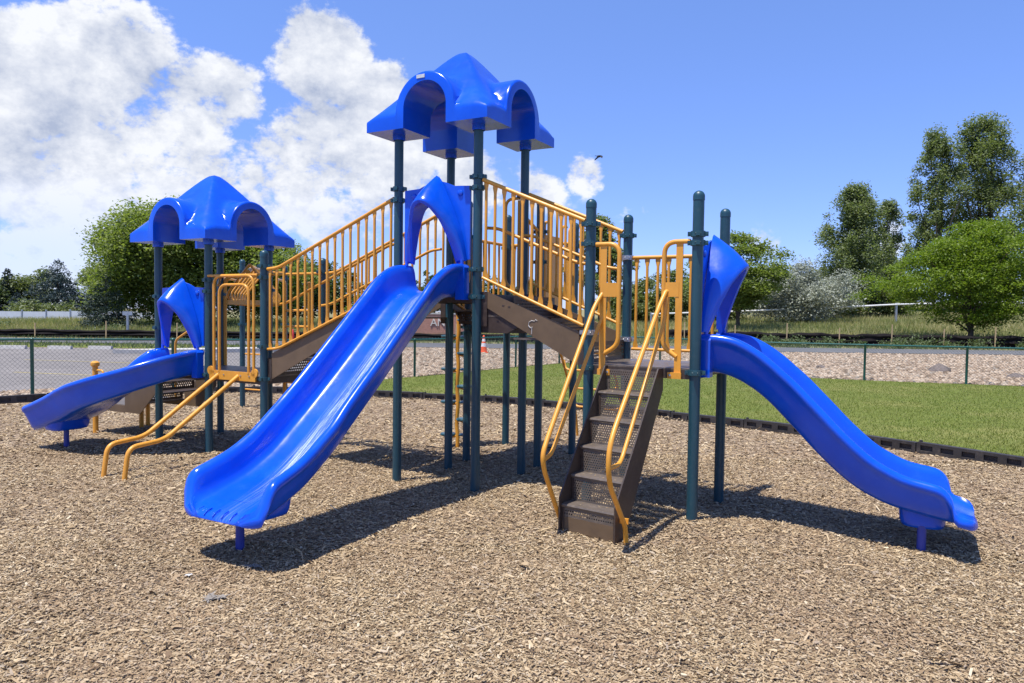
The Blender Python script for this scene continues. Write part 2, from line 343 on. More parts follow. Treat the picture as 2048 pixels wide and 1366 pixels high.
FENCE = [(-17, 6.6), (-12.6, 9.75), (-8.6, 13.1), (-6.79, 14.65), (-4.55, 16.5), (-2.43, 18.3), (-1.2, 20.1), (.12, 22.1), (1.55, 23.9), (2.35, 24.6), (4.6, 22.7), (6.15, 20.4), (9.15, 18.95), (11.33, 18.2), (13.6, 17.4), (15.9, 16.7), (18.2, 16.0)]
def sheet(name, poly, z, mat, kind='structure'):
    bm = bmesh.new(); vs = [bm.verts.new((x, y, z)) for x, y in poly]; f = bm.faces.new(vs); bmesh.ops.triangulate(bm, faces=[f])
    me = bpy.data.meshes.new(name); bm.to_mesh(me); bm.free(); me.materials.append(mat)
    for p in me.polygons:
        if p.normal.z < 0: me.flip_normals(); break
    return tag(link(name, me), kind=kind)
sheet('gravel', [(-60, 33.4), (-60, 0)] + [(-18, 2.5)] + BORDER + [(40, 1), (60, 33.4)], .010, M['gravel'])
sheet('parking_lot', [(-60, 29.3), (-60, -20), (-24, -2), (-13.5, 9.3), (-9.75, 13.92), (-8.94, 14.95), (-8.04, 16.25), (-7.12, 17.24), (-6.5, 18.15), (-5.5, 19.6), (-5.4, 22), (-5.6, 29.3)], .015, M['asphalt'])
sheet('grass_strip', [(-60, 33.3), (-60, 29.6), (-5.8, 29.6), (-5.2, 33.3)], .016, M['lawn'])
sheet('road', [(-120, 33.6), (120, 33.6), (120, 38.2), (-120, 38.2)], .018, M['road'])
LAWN = [(-4.55, 14.62), (-2.62, 14.12), (-.21, 13.44), (1.5, 12.42), (2.85, 11.42), (3.96, 10.47), (4.5, 9.83), (5.09, 9.01), (5.69, 8.13), (6.6, 6.77), (8.2, 4.37), (10.5, 1.1), (40, 1.1), (40, 9.6), (18.2, 16.0), (11.33, 18.2), (9.15, 18.95), (6.15, 20.4), (4.6, 22.7), (2.35, 24.6), (1.55, 23.9), (.12, 22.1), (-1.2, 20.1), (-2.43, 18.3), (-3.6, 17.0)]
sheet('lawn', LAWN, .020, M['lawn'])
# parking bay line
lm = MB()
for (a, b) in (((-12.4, 18.2), (-8.3, 17.1)), ((-15, 22.5), (-7.5, 20.9))):
    d = (Vector(b)-Vector(a)).normalized(); n = Vector((-d.y, d.x))*.05
    lm.add([(*(Vector(a)-n), .019), (*(Vector(b)-n), .019), (*(Vector(b)+n), .019), (*(Vector(a)+n), .019)], [(0, 1, 2, 3)])
tag(lm.build('parking_line', simple('worn_yellow_line', (.40, .33, .14), .8, .2, .2, 5, dust=(.2, .18, .16), dustamt=.8), smooth=False), kind='structure')

# hill beyond the road
def hz(x, y):
    top = np.interp(x, [-90, -40, 0, 15, 35, 70], [.55, .45, .55, .75, 1.25, 1.6])
    t = np.clip((y-39.5)/(58-39.5), 0, 1); t = t*t*(3-2*t)
    back = np.clip(y-62, 0, 60)*np.interp(x, [-20, 10, 40], [.002, .02, .045])
    return top*t+back + .09*np.sin(.31*x+.2*y)*np.sin(.27*y-.11*x)*np.clip((y-40)/6, 0, 1) - .05*np.clip(1-(y-38.2)/1.5, 0, 1)
xs = np.linspace(-150, 170, 200); ys = np.concatenate([np.linspace(38.15, 70, 60), np.linspace(72, 260, 40)]); X, Y = np.meshgrid(xs, ys); nx, ny = len(xs), len(ys)
idx = np.arange(nx*ny).reshape(ny, nx); F = np.stack([idx[:-1, :-1], idx[:-1, 1:], idx[1:, 1:], idx[1:, :-1]], -1).reshape(-1, 4)
me = np_mesh('hill', np.stack([X, Y, hz(X, Y)], -1).reshape(-1, 3), F, M['hill']); me.shade_smooth(); tag(link('hill', me), kind='structure')

# ================================================================== PLAY STRUCTURE
X0, Y0, YAW = -3.51519, 8.48019, 0.50476
S_ = .9033; UA = 2.7397; UB = UA+S_; UE = 4.7593; UG = UE+S_; GP = .3675; RP = .0435
ZL, ZR, ZH, ZP = .914, 1.235, 1.83, 1.52
root = empty('play_structure', (X0, Y0, 0), -YAW, label='blue, yellow and teal climbing frame with three slides and two roofs', cat='playground structure')

def clamp_mesh():
    m = MB(); m.lathe([(RP+.001, -.022), (RP+.013, -.022), (RP+.013, .022), (RP+.001, .022)], n=18, cap=False)
    for a in (0, math.pi/2, math.pi, 1.5*math.pi):
        q = Matrix.Rotation(a+.25, 4, 'Z'); m.box((RP+.008, -.016, -.017), (RP+.036, .016, .017), q)
        m.tube([q @ Vector((RP+.024, -.022, 0)), q @ Vector((RP+.024, .022, 0))], .007, 6)
    return m
_cl = clamp_mesh().build('clamp', M['teal_clamp']); CL = _cl.data; bpy.data.objects.remove(_cl)
_cl = clamp_mesh().build('clamp', M['steel']); CLS = _cl.data; bpy.data.objects.remove(_cl)
cap_prof = [(RP+.003, -.03), (RP+.003, 0)] + [((RP+.003)*math.cos(a), .045*math.sin(a)) for a in np.linspace(.15, 1.5, 8)]
_c = MB().lathe(cap_prof, n=20).build('post_cap', M['teal']); CAP = _c.data; bpy.data.objects.remove(_c)
POST = {}
def post(key, u, v, ztop, clamps=(), cap=True, steel=()):
    p = MB().lathe([(RP, -.25), (RP, ztop-(.045 if cap else 0))], (u, v, 0), 20).build('post', M['teal'], root); POST[key] = p
    if cap: link('post_cap', CAP, p, (u, v, ztop-.045))
    for z in clamps: link('clamp', CL, p, (u, v, z))
    for z in steel: link('clamp', CLS, p, (u, v, z))
post('L1', -S_, 0, 2.55, (ZL-.02, 1.80, 1.42), False)
post('L2', 0, 0, 2.55, (ZL-.02, 1.99, 1.86), False)
post('L3', -S_, S_, 2.55, (ZL-.02, 2.10, 1.85), False)
post('Lr', 0, S_, 2.55, (ZL-.02, 2.1, 1.9), False)
post('Q', S_, 0, 2.308, (ZL-.02, 2.13, 2.01, 1.25))
post('Qb', S_, S_, 2.285, (ZL-.02, 2.12, 1.25))
post('A', UA, 0, 3.42, (ZH-.03, 2.84, 2.73, 2.0), False)
post('B', UB, 0, 3.42, (ZH-.03, 2.89, 2.79, 2.05), False)
post('C', UA, S_, 3.42, (ZH-.03, 2.75), False)
post('D', UB, S_, 3.42, (ZH-.03, 2.85), False)
post('E', UE, 0, 2.62, (ZR-.03, 2.41, 2.245), True, (1.50,))
post('G', UG, 0, 2.627, (ZR-.03, 2.29, 2.22))
post('F', UE, S_, 2.60, (ZR-.03, 2.40), True, (2.19, 1.42))
post('H', UG, S_, 2.605, (ZR-.03, 2.25))
post('P1', UA, S_+GP, 2.91, (ZP-.03, 2.5, 1.42))
post('P2', UB, S_+GP, 2.885, (ZP-.03, 2.52, 2.2))
post('P3', UA, 2*S_+GP, 2.86, (ZP-.03, 2.45))
post('P4', UB, 2*S_+GP, 2.72, (ZP-.03, 2.45, 2.35))
post('R1', -2.84, 2.94, 2.50, (2.3, 1.4))
post('R2', -2.55, 3.62, 2.42, (2.2, 1.4))

# ---- decks
def deck(u0, u1, v0, v1, z, pieces=True):
    d = MB(); d.box((u0, v0, z-.012), (u1, v1, z)); o = d.build('deck', M['tread'], root, False)
    fr = MB()
    for (a, b) in (((u0, v0), (u1, v0+.02)), ((u0, v1-.02), (u1, v1)), ((u0, v0+.02), (u0+.02, v1-.02)), ((u1-.02, v0+.02), (u1, v1-.02))):
        fr.box((a[0], a[1], z-.085), (b[0], b[1], z-.0125))
    fr.build('deck_frame', M['brown'], o, False); return o
deck(-S_+.01, -.01, -.01, S_+.01, ZL); deck(.01, S_-.01, -.01, S_+.01, ZL)
deck(UA-.01, UB+.01, -.01, S_+.01, ZH); deck(UE-.01, UG+.01, -.01, S_+.01, ZR); deck(UA-.01, UB+.01, S_+GP-.01, 2*S_+GP+.01, ZP)

# ---- roofs
W_ = .67
def roof(uc, vc, z0):
    RO, RI, ZS = .325, .237, .17
    vals = set()
    for r in (RO, RI):
        for t in np.linspace(0, math.pi/2, 10): vals.add(round(r*math.sin(t), 5))
    vals |= {RI-.0012, RI+.0012, RO+.012, .37, .41, .46, .52, .58, W_-.028, W_-.02, W_-.01, W_-.003, W_}
    h = sorted(vals); g = np.array([-x for x in h[::-1] if x > 0]+h); n = len(g)
    A, B = np.meshgrid(g, g, indexing='ij'); a, b = np.abs(A), np.abs(B)
    m = ((a**12+b**12)**(1/12))/W_/1.03; m = np.sqrt(m*m+.012)-.012
    pyr = .115 + .825*np.clip(1.0-m, 0, 1)**1.04
    pyr = np.maximum(pyr, .095)
    def vault(x): return np.where(x < RO, ZS+np.sqrt(np.clip(RO**2-x**2, 0, None)), -1)
    va = np.maximum(vault(a), vault(b))
    k = .05
    def smax(p, q): hh = np.clip(.5+.5*(p-q)/k, 0, 1); return q*(1-hh)+p*hh+k*hh*(1-hh)
    # vault blends down its flank into the pyramid skirt
    def vsoft(x): return ZS+np.sqrt(np.clip(RO**2-x**2, 0, None)) - np.clip(x-RO, 0, None)*2.2 - .17*np.clip((x-RO)/.02, 0, 1)
    top = smax(smax(pyr, np.where(a < RO+.03, vsoft(a), -1)), np.where(b < RO+.03, vsoft(b), -1))
    e = np.maximum(a, b); q = np.clip((e-(W_-.028))/.028, 0, 1); top = top - .028*(1-np.sqrt(np.clip(1-q*q, 0, 1)))
    def vin(x): return np.where(x < RI, ZS+np.sqrt(np.clip(RI**2-x**2, 0, None)), 0)
    bot = np.maximum(vin(a), vin(b)); bot = np.minimum(bot, top-.02)
    mb = MB(); vs = [(uc+A[i, j], vc+B[i, j], z0+top[i, j]) for i in range(n) for j in range(n)] + [(uc+A[i, j], vc+B[i, j], z0+bot[i, j]) for i in range(n) for j in range(n)]
    I = lambda i, j, o=0: o*n*n+i*n+j; fs = []
    for i in range(n-1):
        for j in range(n-1):
            fs.append((I(i, j), I(i+1, j), I(i+1, j+1), I(i, j+1))); fs.append((I(i, j, 1), I(i, j+1, 1), I(i+1, j+1, 1), I(i+1, j, 1)))
    for i in range(n-1):
        for (p0, p1) in (((i, 0), (i+1, 0)), ((i, n-1), (i+1, n-1)), ((0, i), (0, i+1)), ((n-1, i), (n-1, i+1))):
            fs.append((I(*p0), I(*p0, 1), I(*p1, 1), I(*p1)))
    mb.add(vs, fs); o = mb.build('roof', M['blue'], root, True, 38)
    for su in (-1, 1):
        for sv in (-1, 1):
            MB().lathe([(RP+.012, -.05), (RP+.018, -.045), (RP+.018, .02)], (uc+su*S_/2, vc+sv*S_/2, z0), 18, False).build('post_sleeve', M['blue'], o)
    return o
r1 = roof(-S_/2, S_/2, 2.445); r1['label'] = 'lower blue four-arched roof at the left end'
r2 = roof(UA+S_/2, S_/2, 3.355); r2['label'] = 'higher blue four-arched roof over the tall slide'
pl = MB(); pl.box((UA+S_/2-.085, S_/2-W_-.006, 3.355+.43), (UA+S_/2+.005, S_/2-W_+.004, 3.355+.462), None); pl.build('nameplate', M['plate'], r2, False)

# ---- slides
def slide(pts, widths, walls, label, nose=.2, n=84):
    """pts: bed centre line (u,v,z); half inner width and wall height by station fraction"""
    P = catmull(pts, 400); d = np.r_[0, np.cumsum(np.linalg.norm(np.diff(P, axis=0), axis=1))]; Lr_ = d[-1]
    st_ = np.concatenate([np.linspace(0, Lr_-.045, n), Lr_-.045+.045*np.sin(np.linspace(0, math.pi/2, 8)[1:])]); P = np.stack([np.interp(st_, d, P[:, k]) for k in range(3)], 1); n = len(P); d = np.r_[0, np.cumsum(np.linalg.norm(np.diff(P, axis=0), axis=1))]; L = d[-1]; t = d/L
    Tn = np.gradient(P, d, axis=0); hd = Tn.copy(); hd[:, 2] = 0; hd /= np.linalg.norm(hd, axis=1)[:, None]; Tn /= np.linalg.norm(Tn, axis=1)[:, None]
    side = np.stack([-hd[:, 1], hd[:, 0], np.zeros(n)], 1); nor = np.cross(Tn, side); nor *= np.sign(nor[:, 2])[:, None]
    wx, wy = np.array(widths).T; hx, hy = np.array(walls).T
    b = np.interp(t, wx, wy); hw = np.interp(t, hx, hy)
    lip = np.clip((d-(L-.16))/.16, 0, 1)
    xf = np.sqrt(np.clip(1-(lip*.88)**3.4, .02, 1)); de_ = np.clip((nose-(L-d))/.15, 0, 1); hw = np.maximum(hw*np.sqrt(np.clip(1-de_**2, 0, 1)), .010); end = np.clip((d-(L-.045))/.045, 0, 1); esc = np.sqrt(np.clip(1-end**2, .0004, 1))
    vs = []; rows = 0; uvx = []
    for i in range(n):
        h = hw[i]; w = b[i]; th = .05*(1-.45*lip[i]); dish = .016*min(1, w/.2)
        half = [(0, 0), (.35*w, .12*dish), (.66*w, .45*dish), (.84*w, dish), (.94*w, dish+.010+.02*h), (w, dish+.03+.10*h), (w+.010, .36*h+.03), (w+.020, .66*h+.03), (w+.032, .88*h+.02),
                (w+.045, h+.009), (w+.062, h+.021), (w+.086, h+.021), (w+.105, h+.008), (w+.113, h-.014), (w+.106, h-.038), (w+.092, h-.048), (w+.078, h*.80-.034), (w+.055, h*.52-.03), (w+.025, .12*h-.03), (w-.012, -.6*th-.012), (.82*w, -th), (.5*w, -th), (0, -th)]
        sec = [(-x, y) for x, y in half[:0:-1]] + half[:-1]      # closed ring, starts at the underside centre going over the left side
        ring = [(-x, y) for x, y in half[::-1][:-1]] + half[:]    # underside centre -> left wall -> bed -> right wall -> underside centre
        ring = ring[:-1]
        rows = len(ring)
        for (x, y) in ring:
            droop = -.030*lip[i]**2; y = -.018+(y+.018)*esc[i]; x = x*xf[i]*(1-.06*(1-esc[i]))
            vs.append(P[i]+side[i]*(-x)+nor[i]*y+np.array([0, 0, droop])); uvx.append((.5+x/.9, t[i]))
    fs = []
    for i in range(n-1):
        for k in range(rows): k2 = (k+1) % rows; fs.append((i*rows+k, i*rows+k2, (i+1)*rows+k2, (i+1)*rows+k))
    fs.append(tuple(range(rows))); fs.append(tuple((n-1)*rows+k for k in range(rows)))
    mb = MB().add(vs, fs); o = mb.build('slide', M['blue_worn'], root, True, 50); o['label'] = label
    me = o.data; uvl = me.uv_layers.new(name='UVMap'); arr = np.array(uvx)[[l.vertex_index for l in me.loops]]; uvl.data.foreach_set('uv', arr.ravel().astype(np.float32))
    # grip ribs across the exit lip
    return o, P, side, nor, hd
def slide_foot(o, P, hd, side, back, hw, zt, gp=None):
    i = int(np.argmin(np.abs(np.cumsum(np.r_[0, np.linalg.norm(np.diff(P, axis=0), axis=1)]) - np.linalg.norm(np.diff(P, axis=0), axis=1).sum() + back))); c = P[i]; A = np.array(hd[i]); B = np.array(side[i])
    lens = MB(); ring = []
    prof = [(1.06, .0), (1.03, -.045), (.99, -.09), (.93, -.118), (.82, -.126)]
    k = 28; vs = []
    for (s, z) in prof:
        for q in range(k):
            a = 2*math.pi*q/k; ca, sa = math.cos(a), math.sin(a); e = .55
            x = math.copysign(abs(ca)**e, ca)*.15*s; y = math.copysign(abs(sa)**e, sa)*hw*s
            vs.append(c+A*x+B*y+np.array([0, 0, z+zt]))
    fs = [(i_*k+q, i_*k+(q+1) % k, (i_+1)*k+(q+1) % k, (i_+1)*k+q) for i_ in range(len(prof)-1) for q in range(k)] + [tuple((len(prof)-1)*k+q for q in range(k))]
    MB().add(vs, fs).build('foot_housing', M['blue'], o, True, 60)
    f = gp if gp is not None else (c[0], c[1])
    MB().lathe([(.030, -.2), (.030, c[2]+zt-.10)], (f[0], f[1], 0), 16).build('support_leg', simple('blue_painted_leg', (.03, .05, .30), .4) if 'blue_painted_leg' not in bpy.data.materials else bpy.data.materials['blue_painted_leg'], o)

UC = UA+S_/2
wall_c = [(0, .235), (.08, .235), (.2, .20), (.7, .19), (.84, .19), (1, .185)]
pts = [(UC, .02, 1.84), (UC, -.16, 1.835), (UC, -.34, 1.765), (UC, -.52, 1.635), (UC, -.82, 1.375), (UC, -1.2, 1.045), (UC, -1.54, .765), (UC+.012, -1.79, .585), (UC+.022, -2.03, .455), (UC+.03, -2.25, .382), (UC+.032, -2.38, .345), (UC+.032, -2.52, .322)]
sc, Pc, sidec, norc, hdc = slide(pts, [(0, .245), (.75, .25), (.90, .282), (1, .315)], wall_c, 'tall straight blue slide with a scratched bed, in the middle', .215)
slide_foot(sc, Pc, hdc, sidec, .36, .20, -.045, (UC-.115, -2.20))
VR = S_/2; u = UG
pts = [(u-.02, VR, 1.245), (u+.16, VR, 1.24), (u+.33, VR, 1.18), (u+.52, VR, 1.055), (u+.73, VR, .85), (u+.95, VR, .625), (u+1.16, VR, .45), (u+1.38, VR, .345), (u+1.6, VR, .30), (u+1.78, VR, .275), (u+1.93, VR, .262)]
wall_r = [(0, .24), (.1, .24), (.25, .20), (.7, .20), (.80, .19), (1, .185)]
sr, Pr, sider, norr, hdr = slide(pts, [(0, .245), (.8, .25), (.93, .27), (1, .29)], wall_r, 'straight blue slide on the right running down to the right', .30)
slide_foot(sr, Pr, hdr, sider, .345, .20, -.035, (UG+1.59, .285))
ul = -S_/2; a0 = []
for q in np.linspace(0, math.pi/2, 7): a0.append((ul-.62*(1-math.cos(q)), -.10-.62*math.sin(q)))
plan = [(ul, .02), (ul, -.06)] + a0 + [(ul-.80, -.72), (ul-1.0, -.72), (ul-1.25, -.72), (ul-1.36, -.72), (ul-1.46, -.72)]
dl = np.r_[0, np.cumsum([math.dist(plan[i], plan[i+1]) for i in range(len(plan)-1)])]
zz = np.interp(dl, [0, .15, .35, .8, 1.25, 1.6, 1.9, 2.2, 2.6], [.925, .92, .865, .67, .465, .33, .25, .205, .19])
sl, Pl, sidel, norl, hdl = slide([(p[0], p[1], z) for p, z in zip(plan, zz)], [(0, .245), (1, .25)], [(0, .235), (.12, .235), (.3, .22), (.8, .225), (1, .22)], 'short curved blue slide at the left end', .05)
slide_foot(sl, Pl, hdl, sidel, .34, .22, .01, (-1.62, -.71))
# ribs on the exit lip of the centre slide
rb = MB()
for x in np.linspace(-.20, .20, 6): rb.tube([(UC+.03+x, -2.45, .333), (UC+.03+x*1.02, -2.485, .322), (UC+.03+x*1.03, -2.515, .298)], .0045, 6)
rb.build('grip_ribs', M['blue'], sc)

# ---- slide hoods
def hood(o_slide, base, along, out, z):
    """base: middle of the opening at deck level; along: unit vector across the opening; out: unit vector outwards"""
    Bv = Vector(base); a = Vector(along); ou = Vector(out); Zu = Vector((0, 0, 1))
    def at(w, d, h): return Bv+a*w+ou*d+Zu*(z+h)
    n = 41; outer = []; lip = []; inner = []; tt = np.linspace(-1, 1, n)
    qk = [0, .06, .16, .36, .6, .8, 1]
    ow = [0, .045, .095, .19, .272, .318, .345]; oh = [1.105, 1.085, .985, .80, .61, .45, .30]
    lw = [0, .045, .105, .178, .225, .250, .270]; lh = [.845, .840, .805, .69, .54, .42, .30]; ld = [.30, .295, .27, .20, .135, .09, .05]
    from_q = lambda q, arr: float(catq(q, arr))
    def catq(q, arr): return np.interp(q, QS, np.convolve(np.pad(np.interp(QS, qk, arr), 4, mode='reflect', reflect_type='odd'), np.ones(9)/9, 'valid'))
    QS = np.linspace(0, 1, 101)
    for s in tt:
        q = abs(s); sg = 1 if s >= 0 else -1
        outer.append(at(sg*from_q(q, ow), .012, from_q(q, oh)))
        wl, hl, d = from_q(q, lw), from_q(q, lh), from_q(q, ld)
        lip.append(at(sg*wl, d, hl)); inner.append(at(sg*max(0, wl-.026), d-.014, hl-.026))
    vs = []; fs = []; cols = 9
    for i in range(n):
        A0, L0, I0 = outer[i], lip[i], inner[i]
        q = abs(tt[i])
        for k in range(cols):
            f = k/(cols-1); p = A0.lerp(L0, f); p = p + ou*(.022*math.sin(f*math.pi)) + a*((1 if tt[i] >= 0 else -1)*.022*math.sin(f*math.pi)*min(1, q*3))
            vs.append(p)
        vs.append(L0.lerp(I0, .35)+ou*.008); vs.append(I0)
        vs.append(at((1 if tt[i] >= 0 else -1)*max(0, abs((I0-Bv).dot(a))-.0), .012, (I0-Bv).z-z+.0*1 if False else (I0.z-Bv.z-z)+.10*(1-q)))
    m = cols+3
    for i in range(n-1):
        for k in range(m-1): fs.append((i*m+k, i*m+k+1, (i+1)*m+k+1, (i+1)*m+k))
        fs.append((i*m+m-1, i*m, (i+1)*m, (i+1)*m+m-1))
    fs.append(tuple(range(m))); fs.append(tuple((n-1)*m+k for k in range(m)))
    hd_ = MB().add(vs, fs).build('hood', M['blue'], o_slide, True, 55)
    # flat backing panel between the posts, arched opening cut through it
    prof = []
    top = [(-.372, .985), (-.30, .99), (-.20, .995), (-.10, 1.035), (0, 1.06), (.10, 1.035), (.20, .995), (.30, .99), (.372, .985)]
    arch = [(.27*math.cos(p_), .45+.40*math.sin(p_)) for p_ in np.linspace(0, math.pi, 21)]
    left = [(-.372, .31), (-.285, .31)]; right = [(.285, .31), (.372, .31)]
    ring = [(.372, .31)] + top[::-1] + [(-.372, .31), (-.285, .31)] + [(-.27, .45)] + arch[::-1][1:-1] + [(.27, .45), (.285, .31)]
    pb = MB().prism([at(w, .006, h) for w, h in ring], ou*-.022)
    pb.build('hood_panel', M['blue'], hd_, False)
    for sg in (-1, 1):
        rot = ou.to_track_quat('Z', 'Y').to_matrix().to_4x4()
        bt = MB().lathe([(.030, 0), (.028, .008), (.018, .014), (.004, .016)], n=14); bt.v = [tuple(Matrix.Translation(at(sg*.265, .008, .925)) @ rot @ Vector(v)) for v in bt.v]
        bt.build('panel_button', M['blue'], hd_)
        MB().tube([at(sg*.315, .045, .215), at(sg*.315, .045, .31)], .017, 12).build('hood_pin', M['blue'], hd_)
        # moulded side wing that ties the slide wall to the post
        MB().prism([at(sg*.372, .01, -.06), at(sg*.372, .01, .235), at(sg*.345, .01, .262), at(sg*.285, .01, .262), at(sg*.275, .01, .20), at(sg*.275, .01, -.06)], ou*.085).build('slide_wing', M['blue'], o_slide, False)
hood(sc, (UC, 0, 0), (1, 0, 0), (0, -1, 0), ZH); hood(sr, (UG, VR, 0), (0, 1, 0), (1, 0, 0), ZR-.01); hood(sl, (-S_/2, 0, 0), (1, 0, 0), (0, -1, 0), ZL)

# ---- railings with flattened balusters
_bal = {}
def baluster_mesh(L, r=.0142):
    key = round(L, 3)
    if key in _bal: return _bal[key]
    sec = []
    for z, a, b in ((0, .024, .005), (.035, .025, .005), (.085, r*.95, r*.95), (L-.085, r*.95, r*.95), (L-.035, .025, .005), (L, .024, .005)): sec.append((z, a, b))
    mb = MB(); n = 10; vs = []; fs = []
    for z, a, b in sec:
        for k in range(n): q = 2*math.pi*k/n; vs.append((a*math.cos(q), b*math.sin(q), z))
    for i in range(len(sec)-1):
        for k in range(n): fs.append((i*n+k, i*n+(k+1) % n, (i+1)*n+(k+1) % n, (i+1)*n+k))
    o = mb.add(vs, fs).build('baluster', M['yellow']); me = o.data; bpy.data.objects.remove(o); _bal[key] = me; return me
def railing(p0, p1, zb0, zb1, h, n, curl=0, rot=0, inset=.055):
    """p0,p1: plan ends; bottom rail heights at the two ends; h: height between rails"""
    a = Vector((p0[0], p0[1], 0)); b = Vector((p1[0], p1[1], 0)); d = (b-a).normalized(); a2 = a+d*inset; b2 = b-d*inset
    def zat(p): t = (p-a).length/(b-a).length; return zb0+(zb1-zb0)*t
    def pts(dz, sgn=1):
        s, e = a2.copy(), b2.copy(); s.z = zat(a2)+dz; e.z = zat(b2)+dz
        if curl:
            m = a2+d*.16; m.z = zat(m)+dz; s.z = m.z-.012; return fillet([s, m, e], .14, 6)
        return [s, e]
    top = MB().tube(pts(h), .0185, 12).build('railing', M['yellow'], root)
    MB().tube(pts(0), .0145, 12).build('bottom_rail', M['yellow'], top)
    bm_ = baluster_mesh(h)
    L = (b2-a2).length
    for i in range(n):
        p = a2+d*(L*(i+.35)/(n-.3)); z = zat(p)
        if curl and (p-a2).length < .16: z = max(z, zat(a2+d*.16)-.012)
        o = link('baluster', bm_, top, (p.x, p.y, z)); o.rotation_euler = (0, 0, math.atan2(d.y, d.x)+rot)
    return top
zb = lambda u: 1.231+.411*(u-1.107)
railing((S_, 0), (UA, 0), zb(S_), zb(UA), .875, 17, 1)
railing((S_, S_), (UA, S_), zb(S_), zb(UA), .875, 17, 1)
zr = lambda u: 1.966-.415*(u-3.716)
railing((UB, 0), (UE, 0), zr(UB), zr(UE), .885, 11); railing((UB, S_), (UE, S_), zr(UB), zr(UE), .885, 11)
railing((UE, S_), (UG, S_), 1.33, 1.33, .86, 8)
railing((UA, S_+GP), (UA, 2*S_+GP), ZP+.12, ZP+.12, .84, 7); railing((UA, 2*S_+GP), (UB, 2*S_+GP), ZP+.12, ZP+.12, .84, 7)
railing((UA, S_), (UA, S_+GP), 1.80, 1.66, .84, 3); railing((UB, S_), (UB, S_+GP), 1.80, 1.66, .84, 3)
ef = MB().tube(fillet([(-S_+.04, S_+.04, ZL-.05), (-S_+.04, S_+.04, 2.09), (-.05, S_+.04, 2.09)], .16, 8), .026, 12).build('entry_frame', M['yellow'], root)
eb = MB(); eb.box((-S_+.04, S_+.03, 1.715), (-.05, S_+.05, 1.775)); eb.build('entry_bar', M['yellow'], ef, False)
# handrails on the inner side of the left stair
for v in (.10, S_-.10):
    MB().tube(fillet([(S_+.04, v, zb(S_+.22)+.47), (S_+.22, v, zb(S_+.22)+.49), (UA-.18, v, zb(UA-.18)+.49), (UA-.05, v, zb(UA-.18)+.50)], .1), .0155, 10).build('handrail', M['yellow'], root)
    MB().tube(fillet([(UB+.04, v, zr(UB+.16)+.505), (UB+.16, v, zr(UB+.16)+.495), (UE-.16, v, zr(UE-.16)+.495), (UE-.03, v, zr(UE-.16)+.48)], .08), .0155, 10).build('handrail', M['yellow'], root)
# solid yellow guard panel of the middle deck
pn = MB(); pn.box((UB-.012, S_+GP+.12, ZP+.06), (UB+.012, S_+GP+.52, ZP+.98)); gp = pn.build('guard_panel', M['yellow'], root, False)
for v in (S_+GP+.10, S_+GP+.54, S_+GP+.74): MB().tube(fillet([(UB, v, ZP+.02), (UB, v, ZP+1.12), (UB, v+.12, ZP+1.12)], .08), .016, 10).build('guard_tube', M['yellow'], gp)
for (u, s) in ((UA+.07, 1), (UB-.07, -1)):    # hand loops at the back opening of the high deck
    MB().tube(fillet([(u-.03*s, S_+.02, ZH+1.0), (u+.16*s, S_+.02, ZH+1.0), (u+.16*s, S_+.02, ZH+.12), (u, S_+.02, ZH+.05)], .13), .016, 10).build('hand_loop', M['yellow'], root)
    lp = MB(); lp.box((u-.016, S_+.012, ZH-.06), (u+.016, S_+.028, ZH+.98)); lp.build('hand_bar', M['yellow'], root, False)

# ---- perforated sheet
def perf(w, h, pitch=.019, hole=.0058, margin=.012, stagger=True):
    """sheet in the x-z plane with real round holes; x 0..w, z 0..h"""
    nx_ = max(1, int((w-2*margin)/pitch)); nz_ = max(1, int((h-2*margin)/(pitch*.88))); px = (w-2*margin)/nx_; pz = (h-2*margin)/nz_
    mb = MB(); oc = [(math.cos(math.pi*k/4), math.sin(math.pi*k/4)) for k in range(8)]
    sq = [(1, 0), (1, 1), (0, 1), (-1, 1), (-1, 0), (-1, -1), (0, -1), (1, -1)]
    for j in range(nz_):
        off = px/2 if j % 2 else 0
        for i in range(nx_-(1 if j % 2 else 0)):
            cx = margin+px*(i+.5)+off; cz = margin+pz*(j+.5)
            vs = [(cx+a*px/2, 0, cz+b*pz/2) for a, b in sq]+[(cx+a*hole, 0, cz+b*hole) for a, b in oc]
            mb.add(vs, [(k, (k+1) % 8, 8+(k+1) % 8, 8+k) for k in range(8)])
        if j % 2:
            for (x0, x1) in ((margin, margin+off), (w-margin-off, w-margin)): mb.add([(x0, 0, margin+pz*j), (x1, 0, margin+pz*j), (x1, 0, margin+pz*(j+1)), (x0, 0, margin+pz*(j+1))], [(0, 1, 2, 3)])
    for (x0, x1, z0, z1) in ((0, margin, 0, h), (w-margin, w, 0, h), (margin, w-margin, 0, margin), (margin, w-margin, h-margin, h)): mb.add([(x0, 0, z0), (x1, 0, z0), (x1, 0, z1), (x0, 0, z1)], [(0, 1, 2, 3)])
    return mb
def place(mb, M4): mb.v = [tuple(M4 @ Vector(v)) for v in mb.v]; return mb

